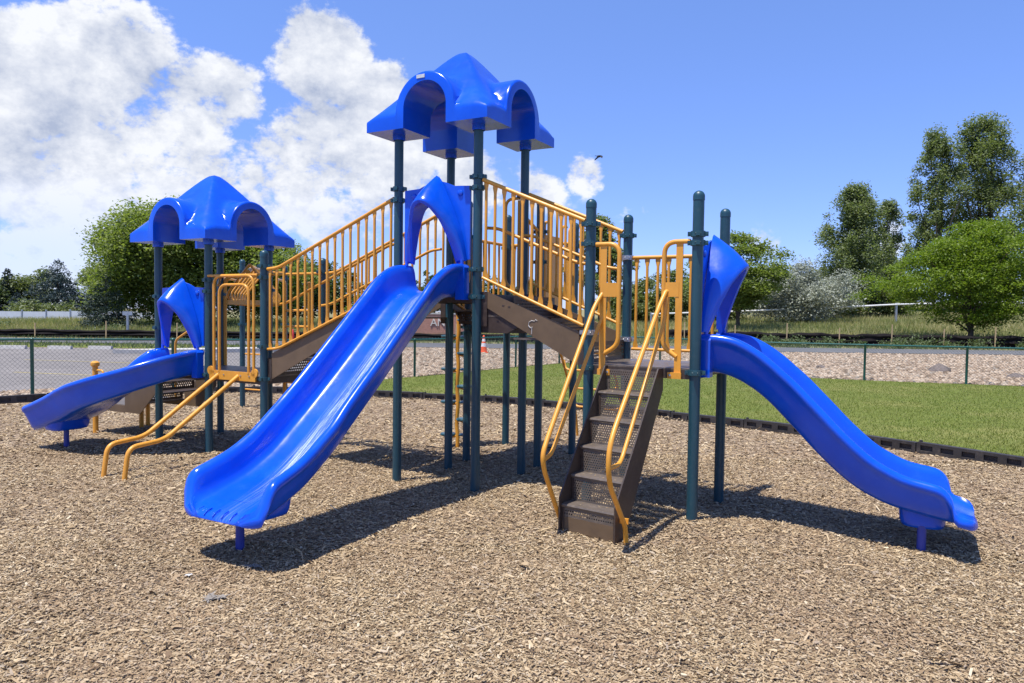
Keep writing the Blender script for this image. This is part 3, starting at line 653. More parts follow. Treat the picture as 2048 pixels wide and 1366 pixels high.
# ---- steep stair E-G
st = MB(); UCT = lambda v: 5.175+.15*v
SK = math.atan(.15)                      # slight skew in plan
TS = Matrix.Translation((5.175, 0, 0)) @ Matrix.Rotation(-SK, 4, 'Z')
hwid = .235
def stair_side(x):
    prof = [(.0, ZR-.004), (-.085, ZR-.004), (-.735, .255), (-.735, -.02), (-.60, -.02), (.0, 1.06)]
    mb = MB().prism([TS @ Vector((x, v, z)) for v, z in prof], (TS.to_3x3() @ Vector((.012, 0, 0)))); return mb
steps = stair_side(-hwid-.012).build('steep_stair', M['brown'], root, False); steps['label'] = 'steep brown perforated metal stair'
stair_side(hwid).build('stringer', M['brown'], steps, False)
nstep = 6; dv = .128; v0 = -.70; rise = ZR/nstep
for i in range(nstep):
    z1 = rise*(i+1); va = v0+dv*i
    if i < nstep-1:
        tr = MB(); prof = [(va-.006, z1-.028), (va-.012, z1-.014), (va-.006, z1-.003), (va+.012, z1), (va+dv+.004, z1), (va+dv+.004, z1-.008), (va+.012, z1-.008), (va+.004, z1-.028)]
        tr.prism([TS @ Vector((-hwid, v, z)) for v, z in prof], TS.to_3x3() @ Vector((2*hwid, 0, 0))); tr.build('tread', M['tread'], steps, True, 30)
    zlo = rise*i+.001; zhi = z1-.03
    if i == 0:
        rs = MB(); rs.box((-hwid, va-.002, -.02), (hwid, va+.002, .105), TS); rs.build('kick_plate', M['brown_tan'], steps, False); zlo = .106
    pm = perf(2*hwid-.004, zhi-zlo, .0195, .0062); place(pm, TS @ Matrix.Translation((-hwid+.002, va, zlo))); pm.build('riser', M['tread'], steps, False)
db = MB()
for i in range(46):
    k = random.randint(0, 4); z = rise*(k+1)+.003; v = v0+dv*k+random.uniform(.01, .115); x = random.uniform(-hwid+.02, hwid-.02); a = random.random()*3.14; l = random.uniform(.006, .014)
    d = Vector((math.cos(a), math.sin(a), .1))*l; w_ = Vector((-math.sin(a), math.cos(a), .1))*l*.4; c = Vector((x, v, z)); db.add([TS @ (c-d), TS @ (c+w_), TS @ (c+d), TS @ (c-w_)], [(0, 1, 2, 3)])
tag(db.build('chip_debris', M['chip'], steps, False), kind='stuff')
# zig-zag angle that carries the treads along the left side plate
for sx in (-1, 1):
    for i in range(nstep-1):
        zg = MB()
        va = v0+dv*i; z1 = rise*(i+1); x = sx*(hwid-.004)
        a = min(x, x-sx*.018); b = max(x, x-sx*.018)
        zg.box((a, va-.004, z1-rise+.012), (b, va+.008, z1-.03), TS); zg.build('tread_bracket', M['brown'], steps, False)
# handrails of the steep stair
def vpt(u, v, z): return (u, v, z)
hl = [(4.80, -.62, .08), (4.80, -.70, .19), (4.80, -.905, .50), (4.80, -.935, .62), (4.80, -.86, .72), (4.845, -.1, 1.72), (4.875, .0, 1.83), (4.90, .02, 1.83), (4.975, .02, 1.81)]
MB().tube(fillet(hl, .09), .0185, 12).build('handrail', M['yellow'], steps)
hl2 = [(4.80, -.93, .57), (4.80, -.79, .60), (4.80, -.745, .64), (4.865, -.04, 1.57), (4.89, .01, 1.66), (4.89, .02, 1.80)]
MB().tube(fillet(hl2, .06), .0155, 12).build('handrail', M['yellow'], steps)
hr = [(5.37, -.683, -.12), (5.37, -.70, .05), (5.37, -.72, .12), (5.37, -1.03, .47), (5.37, -1.075, .60), (5.37, -1.06, .74), (5.37, -.98, .85), (5.40, -.12, 1.72), (5.42, -.02, 1.84), (5.44, .0, 1.845), (5.50, .02, 1.82)]
MB().tube(fillet(hr, .10), .0185, 12).build('handrail', M['yellow'], steps)
hr2 = [(5.37, -1.06, .60), (5.37, -.86, .60), (5.37, -.80, .64), (5.405, -.10, 1.50), (5.42, -.04, 1.60), (5.43, -.02, 1.80)]
MB().tube(fillet(hr2, .06), .0155, 12).build('handrail', M['yellow'], steps)
bk = MB(); bk.box((5.30, -.70, .13), (5.385, -.68, .17)); bk.build('rail_bracket', M['yellow'], steps, False)
# gate loops at the head of the stair
def gate(uf, ul_, s, uc_):
    flat = MB(); flat.box((uf-.027, -.018, ZR-.07), (uf+.027, -.006, 2.235)); o = flat.build('hand_gate', M['yellow'], root, False)
    MB().tube(fillet([(uc_, -.01, 2.235), (ul_, -.01, 2.235), (ul_, -.01, 1.40), (uf+s*.01, -.01, ZR+.09)], .16, 9), .0195, 12).build('gate_loop', M['yellow'], o)
    pt = MB(); a, b = sorted((uf, ul_)); pt.box((a, -.021, 1.80), (b, -.0185, 1.915)); pt.build('gate_plate', M['yellow'], o, False)
    fp = MB(); a, b = sorted((uf-s*.035, uf+s*.075)); fp.box((a, -.034, ZR-.085), (b, -.0185, ZR-.035)); fp.build('foot_plate', M['yellow'], o, False)
    MB().lathe([(.012, 0), (.010, .006), (.003, .009)], (0, 0, 0), 10).build('bolt', M['bolt'], o).matrix_local = Matrix.Translation((uf+s*.055, -.034, ZR-.06)) @ Matrix.Rotation(math.pi/2, 4, 'X')
gate(4.885, 5.022, 1, UE+.055); gate(5.525, 5.40, -1, UG-.055)

# ---- enclosed stairs between decks
def box_stair(u0, z0, u1, z1, nst, sgn):
    """stair from the low end (u0,z0) to the high end (u1,z1), sides in the planes v=0 and v=S"""
    sl_ = (z1-z0)/(u1-u0); dirn = 1 if u1 > u0 else -1
    def side(v, d):
        ul0 = u0+dirn*.10; uh0 = u1-dirn*.10
        zt = lambda q: z0+.265+sl_*(q-ul0)
        p = [(ul0, zt(ul0)), (uh0, min(zt(uh0), z1+.015)), (uh0, zt(uh0)-.29), (ul0, zt(ul0)-.285)]
        return MB().prism([(q, v, z) for q, z in p], (0, d, 0))
    o = side(.015, .012).build('enclosed_stair', M['brown_tan'], root, False); side(S_-.027, .012).build('side_panel', M['brown_tan'], o, False)
    for (uu, zz_) in ((u0, z0), (u1, z1)):
        e = MB(); q = uu+(dirn*.04 if uu == u0 else -dirn*.04); lo, hi = sorted((q, q+(dirn*.062 if uu == u0 else -dirn*.062)))
        hgt = .20 if uu == u0 else .015
        e.box((lo, .01, zz_-.30 if uu == u1 else zz_-.04), (hi, .024, zz_+hgt)); e.build('end_plate', M['brown'], o, False); e = MB(); e.box((lo, S_-.024, zz_-.30 if uu == u1 else zz_-.04), (hi, S_-.01, zz_+hgt)); e.build('end_plate', M['brown'], o, False)
    run = (u1-u0)/nst; rs = (z1-z0)/nst
    for i in range(nst):
        a = u0+run*i; z = z0+rs*i
        if i:
            t_ = MB(); lo, hi = sorted((a-.01*dirn, a+run)); t_.box((lo, .028, z-.016), (hi, S_-.028, z)); t_.build('tread', M['tread'], o, False)
        r_ = MB(); rp = perf(S_-.06, rs-.02, .03, .0095, .03); place(rp, Matrix.Translation((a+.002*dirn, .03, z+.002)) @ Matrix.Rotation(math.pi/2, 4, 'Z')); rp.build('riser', M['brown'], o, False)
    return o
bs1 = box_stair(S_, ZL, UA, ZH, 4, 1); bs1['label'] = 'long enclosed stair rising to the high deck'
bs2 = box_stair(UE, ZR, UB, ZH, 3, -1); bs2['label'] = 'short enclosed stair from the right deck'
# under-carriage skirts (dark folded sheet under the upper ends)
sk = MB().prism([(UB+.02, .03, ZH-.09), (UB+.02, .03, ZH-.36), (UB+.30, .03, ZH-.36), (UB+.42, .03, ZH-.30), (UB+.12, .03, ZH-.09)], (0, .01, 0)); sk.build('skirt_plate', M['brown'], bs2, False)
MB().prism([(UB-.02, S_-.06, ZH-.09), (UB-.02, S_-.06, ZH-.38), (UB+.55, S_-.06, ZH-.38), (UB+.40, S_-.06, ZH-.09)], (0, .01, 0)).build('skirt_plate', M['brown'], bs2, False)
MB().prism([(UA-.02, S_+.03, ZH-.09), (UA-.02, S_+GP-.03, ZH-.36), (UA-.02, S_+GP-.03, ZH-.14), (UA-.02, S_+.1, ZH-.05)], (.02, 0, 0)).build('skirt_plate', M['brown'], root, False)
ms = MB(); ms.box((UA, S_+.012, ZH-.16), (UB, S_+GP/2, ZH-.145)); ms.build('middle_step', M['tread'], root, False)
mr = perf(UB-UA, .14, .03, .0095, .03); place(mr, Matrix.Translation((UA, S_+GP/2, ZP+.005))); mr.build('step_riser', M['brown'], root, False)
cs = MB()   # chalk scrawl and small drip marks on the stair side
cx, cz = UB+.58, 1.545; k_ = .75
cs.tube([(cx-.05, .013, cz+.0), (cx-.045, .013, cz+.03), (cx-.02, .013, cz+.045), (cx+.01, .013, cz+.04), (cx+.02, .013, cz+.055), (cx+.035, .013, cz+.045)], .0035, 5)
cs.tube([(cx-.05, .013, cz), (cx-.03, .013, cz-.02), (cx-.01, .013, cz-.012)], .005, 5); cs.tube([(cx-.015, .013, cz-.02), (cx-.018, .013, cz-.075)], .004, 5); cs.build('scrawl', M['chalk'], bs2)
for (du, z) in ((.27, 1.72), (.20, 1.63), (.33, 1.71)):
    bs = MB(); bs.box((UB+du-.012, .0125, z-.005), (UB+du+.012, .0148, z+.005)); bs.build('slot', M['brown'], bs2, False)

# ---- banister climber between L2 and Q
bp = MB(); bp.box((.085, -.062, ZL-.055), (.83, -.044, ZL+.045)); bc = bp.build('bar_climber', M['yellow'], root, False)
for u in (.10, .815): q = MB(); q.lathe([(.05, -.009), (.05, .009)], n=12); place(q, Matrix.Translation((u, -.053, ZL+.04)) @ Matrix.Rotation(math.pi/2, 4, 'X')); q.build('panel_lug', M['yellow'], bc)
for u in (.22, .55):
    MB().tube(fillet([(u, -.05, ZL-.005), (u, -.97, .33), (u, -1.36, .305), (u, -1.425, -.15)], .10, 8), .0235, 14).build('slide_bar', M['yellow'], bc)
for (a, b, zt, vv) in ((.155, .80, 2.03, -.052), (.245, .72, 1.93, -.052)):
    MB().tube(fillet([(a, vv, ZL+.03), (a, vv, zt), (b, vv, zt), (b, vv, ZL+.03)], .12, 9), .0165, 12).build('hoop', M['yellow'], bc)
MB().tube([(.05, -.045, 2.035), (S_-.05, -.045, 2.035)], .0155, 10).build('cross_bar', M['yellow'], bc)
for u in (.19, .33, .60, .74):
    q = MB().lathe([(.010, 0), (.009, .006), (.002, .008)], n=8); place(q, Matrix.Translation((u, -.0625, ZL)) @ Matrix.Rotation(math.pi/2, 4, 'X')); q.build('bolt', M['bolt'], bc)

# ---- overhead loop ladder from the back of the left tower to the two far posts
P0 = Vector((-.45, S_+.06, 1.92)); P1 = Vector((-2.70, 3.28, 2.0)); dv_ = (P1-P0); dn = dv_.normalized(); nr = Vector((-dn.y, dn.x, 0))
beam = MB().tube([P0+Vector((0, 0, .22)), P0+dv_*.25+Vector((0, 0, .30)), P0+dv_*.75+Vector((0, 0, .30)), P1+Vector((0, 0, .2))], .030, 12).build('loop_ladder', M['yellow'], root)
for i in range(7):
    c = P0+dv_*((i+.6)/7.4); c.z = 1.80
    MB().tube(fillet([c+Vector((0, 0, .46)), c+nr*.30+dn*.10+Vector((0, 0, .05)), c+nr*.22+dn*.05+Vector((0, 0, -.08)), c-nr*.22+dn*.05+Vector((0, 0, -.08)), c-nr*.30+dn*.10+Vector((0, 0, .05)), c+Vector((0, 0, .46))], .10, 6), .0155, 8).build('hanging_loop', M['yellow'], beam)
for sgn in (-1, 1):
    MB().tube(fillet([P0+nr*.36*sgn+Vector((0, 0, .04)), P0+nr*.36*sgn+dn*.2+Vector((0, 0, .14)), P1+nr*.36*sgn-dn*.2+Vector((0, 0, .14)), P1+nr*.36*sgn], .2), .017, 8).build('side_rail', M['yellow'], beam)
bxm = MB(); bxm.tube([(-2.84, 2.94, 2.3), (-2.55, 3.62, 2.3)], .022, 8); bxm.build('end_bar', M['yellow'], beam)
tb = MB(); tb.tube([(-S_, S_, 2.10), (0, S_, 2.10), (S_, S_, 2.10)], .016, 10); tb.build('cross_bar', M['yellow'], root)
for i in range(3): MB().tube([(-2.84+.05, 2.96, .30+.30*i), (-2.30, 2.98, .30+.30*i)], .014, 8).build('rung', M['yellow'], beam)
MB().tube([(-2.30, 2.98, -.1), (-2.30, 2.98, 1.2)], .018, 8).build('ladder_pole', M['yellow'], beam)
# yellow uprights of the access ladder at the back of the left decks
lad = MB().tube([(.20, S_+.07, -.1), (.20, S_+.07, 1.95), (.20, S_+.06, 2.0)], .022, 10).build('back_ladder', M['yellow'], root)
MB().tube([(.62, S_+.07, -.1), (.62, S_+.07, 1.95), (.62, S_+.06, 2.0)], .022, 10).build('ladder_pole', M['yellow'], lad)
for z in (.25, .5, .75, 1.45, 1.65): MB().tube([(.20, S_+.07, z), (.62, S_+.07, z)], .016, 8).build('rung', M['yellow'], lad)

# ---- transfer steps at the left end
tr_ = MB(); tr_.box((-2.40, .03, .40), (-1.62, S_-.03, .42)); ts = tr_.build('transfer_step', M['tread'], root, False); ts['label'] = 'low brown transfer step behind the short slide'
fr = MB()
fr.box((-2.40, .012, .325), (-1.60, .029, .415)); fr.box((-2.40, S_-.029, .325), (-1.60, S_-.012, .415)); fr.box((-2.418, .012, .325), (-2.401, S_-.012, .415)); fr.build('step_frame', M['brown_tan'], ts, False)
for v in (.012, S_-.024):
    MB().prism([(-1.60, v, .33), (-1.60, v, .52), (-S_-.06, v, ZL+.06), (-S_-.06, v, ZL-.28), (-1.30, v, .33)], (0, .012, 0)).build('side_panel', M['brown_tan'], ts, False)
for i in range(3):
    a = -1.62+.24*i; z = .42+.165*i
    if i: q = MB(); q.box((a-.01, .03, z-.014), (a+.24, S_-.03, z)); q.build('tread', M['brown'], ts, False)
    rp = perf(S_-.07, .145, .03, .0095, .03); place(rp, Matrix.Translation((a, .035, z+.001)) @ Matrix.Rotation(math.pi/2, 4, 'Z')); rp.build('riser', M['brown'], ts, False)
for (u, v) in ((-2.19, .64), (-2.34, .84)): MB().lathe([(.030, -.2), (.030, .398)], (u, v, 0), 14).build('leg', M['yellow'], ts)
hp = MB().lathe([(.034, -.2), (.034, .895)], (-2.52, .06, 0), 16).build('handle_post', M['yellow'], ts)
hp.location = (.22, 0, 0)
MB().lathe([(.034, .875), (.052, .885), (.056, .905), (.053, .93), (.03, .948), (.006, .952)], (-2.52, .06, 0), 16).build('knob', M['yellow'], hp)
MB().tube(fillet([(-2.50, .06, .83), (-2.36, .06, .83), (-2.335, .06, .78), (-2.335, .06, .45)], .07), .014, 10).build('grab_handle', M['yellow'], hp)
for v in (.06, S_-.02):
    if v > .5:
        MB().tube(fillet([(-1.79, v, .42), (-1.79, v, 1.22), (-1.20, v, 1.50), (-1.02, v, 1.50), (-1.02, v, 1.20), (-1.15, v, 1.12)], .08), .0155, 10).build('handrail', M['yellow'], ts)

# ---- pod climber on the far side of the middle tower
pole = []
for i in range(25):
    z = 1.75*i/24; pole.append((2.30+.009*math.sin(z*14), 1.75, z-.02))
pole += [(2.33, 1.75, 1.82), (2.45, 1.75, 1.88), (UA-.02, 1.75, 1.86)]
pc = MB().tube(pole, .024, 10).build('pod_climber', M['yellow'], root)
for i in range(8):
    z = .16+.20*i; sx = -1 if i % 2 == 0 else 1
    q = MB().lathe([(.03, -.016), (.085, -.016), (.097, 0), (.09, .014), (.03, .016)], (2.30+sx*.115, 1.72, z), 14); q.build('step_pod', M['teal_clamp'], pc)
    if sx < 0: MB().lathe([(.03, -.014), (.07, -.012), (.075, 0), (.03, .014)], (2.36, 1.80, z), 12).build('step_pod', M['teal_clamp'], pc)
    MB().tube([(2.30, 1.75, z-.018), (2.30+sx*.10, 1.725, z-.03)], .016, 8).build('pod_arm', M['yellow'], pc)

# ---- arch climber behind the middle deck
ac = None
for u in (3.18, 3.86):
    c = [(u, 2*S_+GP-.02, ZP+.05), (u, 2*S_+GP+.3, ZP-.02), (u, 2.75, 1.22), (u, 3.10, .70), (u, 3.32, .30), (u, 3.40, -.1)]
    o = MB().tube([tuple(p) for p in catmull(c, 26)], .017, 10).build('arch_climber' if ac is None else 'climber_rail', M['yellow'], root if ac is None else ac); ac = ac or o
for (v, z) in ((2.52, 1.40), (2.74, 1.17), (2.92, .93), (3.08, .68), (3.24, .42)):
    MB().tube(fillet([(3.18, v, z+.12), (3.22, v-.03, z), (3.82, v-.03, z), (3.86, v, z+.06)], .06), .0145, 8).build('rung', M['yellow'], ac)

# ================================================================== BORDER TIMBERS
bt_root = empty('edging_border', (0, 0, 0), label='low black plastic edging round the wood chips, slotted along its side', cat='garden edging')
def timber(L):
    mb = MB(); h0, h1 = -.06, .135
    slots = 5; sw = L/slots; h1 = .118
    mb.box((0, -.045, .085), (L, .045, h1)); mb.box((0, -.018, h0), (L, .045, .085))
    for i in range(slots+1):
        c = i*sw; a = max(0, c-.045); b = min(L, c+.045); mb.box((a, -.045, h0), (b, -.0182, .085))
    mb.box((.0, -.0448, h0), (L, -.0184, .02))
    return mb
pl_ = [Vector((x, y, 0)) for x, y in BORDER]; seg = []; acc = 0; cur = pl_[0]; out = [cur.copy()]
for i in range(1, len(pl_)):
    while True:
        d = pl_[i]-cur; L = d.length
        if acc+L >= 1.2: cur = cur+d.normalized()*(1.2-acc); out.append(cur.copy()); acc = 0
        else: acc += L; cur = pl_[i].copy(); break
_t = timber(1.17).build('timber', M['black_plastic'], None, False); TM = _t.data; bpy.data.objects.remove(_t)
_e = MB().tube([(0, 0, -.05), (0, 0, .141)], .02, 10).build('peg', M['black_plastic']); EM = _e.data; bpy.data.objects.remove(_e)
for i in range(len(out)-1):
    a, b = out[i], out[i+1]; o = link('timber', TM, bt_root, (a.x, a.y, (.012 if i % 2 else .0))); o.rotation_euler = (0, 0, math.atan2(b.y-a.y, b.x-a.x)); o.scale = ((b-a).length/1.185, 1, 1)
    link('peg', EM, o, (.03, 0, 0))

# ================================================================== CHAIN LINK FENCE
fr_ = empty('chain_link_fence', (0, 0, 0), label='green chain-link fence running behind the playground', cat='fence')
fh = [1.10, 1.08, 1.07, 1.03, .98, .95, .94, .93, .93, .93, .93, .93, .94, .94, .95, .95, .95]
fp_prof = [(.030, -.1), (.030, .96), (.034, .965), (.034, .985), (.02, 1.0), (.004, 1.005)]
_f = MB().lathe(fp_prof, n=10).build('fence_post', M['fence_green']); FPM = _f.data; bpy.data.objects.remove(_f)
mesh_v = []; mesh_f = []
def wire(p, q, r=.0021):
    d = (q-p).normalized(); a = d.orthogonal().normalized()*r; b = d.cross(a).normalized()*r; o = len(mesh_v)
    for c in (p, q):
        for k in range(3): an = 2*math.pi*k/3; mesh_v.append(c+a*math.cos(an)+b*math.sin(an))
    for k in range(3): mesh_f.append((o+k, o+(k+1) % 3, o+3+(k+1) % 3, o+3+k))
for i in range(len(FENCE)):
    p = link('fence_post', FPM, fr_, (*FENCE[i], 0)); p.scale = (1, 1, fh[i]+.03)
    if i < len(FENCE)-1:
        a = Vector((*FENCE[i], fh[i])); b = Vector((*FENCE[i+1], fh[i+1]))
        MB().tube([a, b], .021, 8).build('top_rail', M['fence_green'], fr_)
        L = (b-a).length; pit = .075; n = int(L/pit)
        for k in range(-int(1.0/pit), n):
            for sgn in (1, -1):
                x0, x1 = k*pit, k*pit+1.0; z0, z1 = 0., 1.
                if x0 < 0: z0 = -x0; x0 = 0
                if x1 > L: z1 = 1-(x1-L); x1 = L
                if x1-x0 < .02: continue
                P = lambda x, z: a.lerp(b, x/L)*1.0 + Vector((0, 0, -(a.lerp(b, x/L).z) + .04 + (a.lerp(b, x/L).z-.03)*z))
                if sgn > 0: wire(P(x0, z0), P(x1, z1))
                else: wire(P(x0, 1-z0), P(x1, 1-z1))
        for k in range(int(L/.12)):      # knuckles standing above the rail
            q = a.lerp(b, (k+.5)*.12/L); wire(q+Vector((0, 0, .01)), q+Vector((.012, 0, .045)), .004)
me = bpy.data.meshes.new('wire_mesh'); me.from_pydata([tuple(v) for v in mesh_v], [], mesh_f); me.materials.append(simple('grey_green_wire', (.11, .15, .14), .45, .5, .1)); tag(link('wire_mesh', me, fr_), kind='stuff')

# ================================================================== ROADSIDE THINGS
def silt(name, pts, h, label):
    r = empty(name, (0, 0, 0), label=label, cat='silt fence'); n = 0; V = []; Fc = []
    P = catmull([(x, y, 0) for x, y in pts], 120)
    prof = [(0, 0), (.10, .10), (-.02, .24), (.09, .36), (-.03, .52), (.05, .66), (0, .80)]
    for i, p in enumerate(P):
        for k, (o, z) in enumerate(prof): V.append((p[0], p[1]-o*(1+.6*math.sin(i*.9+k)), hz(p[0], p[1])+z*h/.8*(1+.05*math.sin(i*.55)+.04*math.sin(i*1.7+k)) - .03))
    m = len(prof); Fc = [(i*m+k, (i+1)*m+k, (i+1)*m+k+1, i*m+k+1) for i in range(len(P)-1) for k in range(m-1)]
    o = MB().add(V, Fc).build('fabric', M['silt'], r); sm = o.modifiers.new('thickness', 'SOLIDIFY'); sm.thickness = .01
    for i in range(3, 118, 9):
        p = P[i]; q = MB(); q.box((-.025, -.02, -.1), (.025, .02, h+.42+.12*math.sin(i)), Matrix.Translation((p[0], p[1]-.16, hz(p[0], p[1]))) @ Matrix.Rotation(.04*math.sin(i*2.1), 4, 'Y')); q.build('stake', M['wood_stake'], r, False)
silt('silt_fence', [(-46, 39.5), (-34, 39.6), (-24, 39.8), (-14, 40.2), (-6, 40.8), (-1, 41.2), (4, 41)], .45, 'sagging black silt fence on wooden stakes, left of the cone')
silt('silt_fence', [(9, 42.5), (13, 41.8), (18, 41), (24, 40.6), (30, 40.6), (37, 40.8), (46, 41.5)], .72, 'rippled black silt fence on wooden stakes under the bright green tree')

def copy_parts(src, name, loc, rz=0, sc=1):
    c = src.copy(); c.name = name; C.objects.link(c); c.location = loc; c.rotation_euler = (0, 0, rz); c.scale = (sc,)*3
    for ch in src.children:
        k = ch.copy(); C.objects.link(k); k.parent = c
    return c
cone = empty('traffic_cone', (-1.15, 29.8, .012), label='orange traffic cone with white bands on the gravel by the road', cat='traffic cone')
cb = MB(); cb.box((-.19, -.19, 0), (.19, .19, .03)); cb.build('base', M['orange'], cone, False)
MB().lathe([(.145, .031), (.108, .25)], n=20, cap=False).build('lower_body', M['orange'], cone)
MB().lathe([(.108, .25), (.085, .39)], n=20, cap=False).build('reflective_band', M['white_paint'], cone)
MB().lathe([(.085, .39), (.072, .46)], n=20, cap=False).build('middle_body', M['orange'], cone)
MB().lathe([(.072, .46), (.056, .56)], n=20, cap=False).build('reflective_band', M['white_paint'], cone)
MB().lathe([(.056, .56), (.032, .70), (.025, .71)], n=20, cap=True).build('tip', M['orange'], cone)

sg = empty('park_sign', (-3.9, 43, hz(-3.9, 43.)), label='low brick-red sign wall with pale lettering seen under the high deck', cat='sign')
zs = .62-hz(-3.9, 43.)
w = MB(); w.box((-1.75, -.14, zs-.7), (2.1, .14, zs+.88)); wl = w.build('wall', M['sign_face'], sg, False)
w = MB(); w.box((-1.8, -.17, zs+.88), (2.15, .17, zs+.96)); w.build('coping', M['concrete'], sg, False)
for ch, x in (('A', -.69), ('N', -.25), ('D', .19), ('R', 1.07)):
    cu = bpy.data.curves.new('letter', 'FONT'); cu.body = ch; cu.size = .62; cu.align_x = 'CENTER'; cu.extrude = .02
    to = bpy.data.objects.new('letter_curve', cu); C.objects.link(to); bpy.context.view_layer.update()
    me = bpy.data.meshes.new_from_object(to.evaluated_get(bpy.context.evaluated_depsgraph_get())); bpy.data.objects.remove(to)
    me.materials.clear(); me.materials.append(M['letter']); lo = link('letter', me, sg); lo.matrix_local = Matrix.Translation((x, -.165, zs+.20)) @ Matrix.Rotation(math.pi/2, 4, 'X')

wsl = [('left of the three pale wheel stops at the lot edge', -19.3, 28.3), ('middle of the three pale wheel stops at the lot edge', -17.5, 28.4), ('right of the three pale wheel stops, nearest the kerb island', -16.1, 28.7)]
for lab, x, y in wsl:
    m = MB(); m.prism([(-.5, -.09, 0), (-.5, -.06, .13), (-.5, .06, .13), (-.5, .09, 0)], (1.0 if x < -19 else .9, 0, 0)); o = m.build('wheel_stop', M['concrete'], None, False); o.location = (x, y, .0155); tag(o, lab, 'wheel stop', 'wheel stops at the edge of the parking lot')
m = MB(); P = [(-14.2, 26.0), (-12.9, 26.3), (-11.4, 27.0), (-9.5, 28.3), (-8.8, 29.2), (-10.2, 29.2), (-13.2, 27.2)]
m.prism([(x, y, .016) for x, y in P], (0, 0, .14)); o = m.build('kerb_island', M['concrete'], None, False); tag(o, 'pale raised kerb island at the end of the parking lot', 'kerb')
pole_ = MB().lathe([(.08, -.2), (.08, 1.28)], n=12).build('utility_pole', M['steel']); pole_.location = (-22.05, 42, .1); tag(pole_, 'short grey metal post beside the dark spruce', 'post')
pk = MB(); pk.box((-.28, -.05, 1.12), (.28, .05, 1.34)); pk.build('junction_box', M['steel'], pole_, False)
for lab, x in (('left of two small red markers by the silt fence', -12.0), ('right of two small red markers by the silt fence', -11.65)):
    q = MB(); q.lathe([(.09, 0), (.08, .3), (.03, .62), (.01, .64)], n=10); o = q.build('red_marker', M['red_plastic']); o.location = (x-.0, 38.9, .0); tag(o, lab, 'marker', 'red markers beside the road')

# pale fence on the hill at far left, pipe fence on the hill at right
vf = empty('boundary_fence', (0, 0, 0), label='pale grey panel fence on the hill at far left', cat='fence')
for i in range(16):
    x = -62+2.05*i; y = 62
    z = float(hz(x, y)); q = MB(); q.box((x+.06, y-.02, z+.05), (x+1.99, y+.02, z+.80)); q.build('panel', M['vinyl_white'], vf, False)
    q = MB(); q.box((x-.05, y-.06, z-.2), (x+.05, y+.06, z+.95)); q.build('post', M['steel'], vf, False)
pf = empty('pipe_fence', (0, 0, 0), label='long white top rail fence with grey posts crossing the hill at right', cat='fence')
pts = [(11.4, 60, 1.69), (17, 60, 1.93), (24.7, 60, 2.31), (31.2, 59.5, 2.72), (38, 60, 2.95), (46, 61, 3.25)]
for i in range(len(pts)-1): MB().tube([pts[i], pts[i+1]], .065, 8).build('rail', M['white_paint'], pf)
for (x, y, z) in pts: MB().lathe([(.10, float(hz(x, y))-.3), (.10, z+.12)], (x, y+.12, 0), 10).build('post', M['steel'], pf)

bird = empty('bird', (4.61, 40, 10.16), .5, label='small dark bird flying high above the right stair', cat='bird')
bv = catmull([(-.20, 0, 0), (-.10, 0, .0), (0, 0, .01), (.10, 0, .03), (.17, 0, .035), (.22, 0, .03)], 14)
MB().tube([tuple(p) for p in bv], .05, 10, radii=[.008+.055*math.sin(math.pi*min(1, (i/13)**.9))*(1 if i < 9 else .8) for i in range(14)]).build('body', M['feather'], bird)
for sgn in (-1, 1):
    MB().prism([(.09, sgn*.03, .03), (-.02, sgn*.03, .03), (-.09, sgn*.20, -.05), (-.10, sgn*.34, -.16), (-.05, sgn*.34, -.15), (.07, sgn*.18, -.02)], (0, 0, .012)).build('wing', M['feather'], bird)
MB().prism([(-.17, -.02, 0), (-.30, -.05, 0), (-.30, .05, 0), (-.17, .02, 0)], (0, 0, .01)).build('tail', M['feather'], bird)

# ================================================================== VEGETATION
def leaf_quads(Cn, size, up=.3, aspect=.6, droop=0):
    n = len(Cn); d = rng.normal(size=(n, 3)); d /= np.linalg.norm(d, axis=1)[:, None]
    nn = rng.normal(size=(n, 3)); nn[:, 2] = np.abs(nn[:, 2])+up; nn /= np.linalg.norm(nn, axis=1)[:, None]
    t = np.cross(nn, d); t /= np.linalg.norm(t, axis=1)[:, None]+1e-9; b = np.cross(nn, t)
    s = size*(.6+.8*rng.random(n))[:, None]; t = t*s*.5; b = b*s*.5*aspect
    V = np.stack([Cn-t, Cn+b*.9-t*.15, Cn+t, Cn-b*.9-t*.15], 1).reshape(-1, 3)
    return V, np.arange(4*n).reshape(n, 4)
def tree_limbs(mb, base, h, r, tips, bend=.15):
    base = Vector(base); top = base+Vector((random.uniform(-.2, .2)*r*20, 0, h))
    spine = [base+(top-base)*k/6+Vector((random.uniform(-1, 1), random.uniform(-1, 1), 0))*r*.5*(k > 0) for k in range(7)]
    mb.tube(spine, r, 9, radii=[r*(1.25 if k == 0 else 1)*(1-.11*k) for k in range(7)])
    for t in tips:
        t = Vector(t); k = min(5, max(1, int(random.uniform(.15, .85)*6))); s = spine[k]
        if t.z < s.z: s = spine[max(1, k-2)]
        m_ = s.lerp(t, .5)+Vector((0, 0, (t-s).length*bend))
        rr = r*.42*(1-.08*k); mb.tube([s, s.lerp(m_, .5)+Vector((0, 0, .03)), m_, m_.lerp(t, .6), t], rr, 6, radii=[rr, rr*.8, rr*.6, rr*.4, rr*.15])
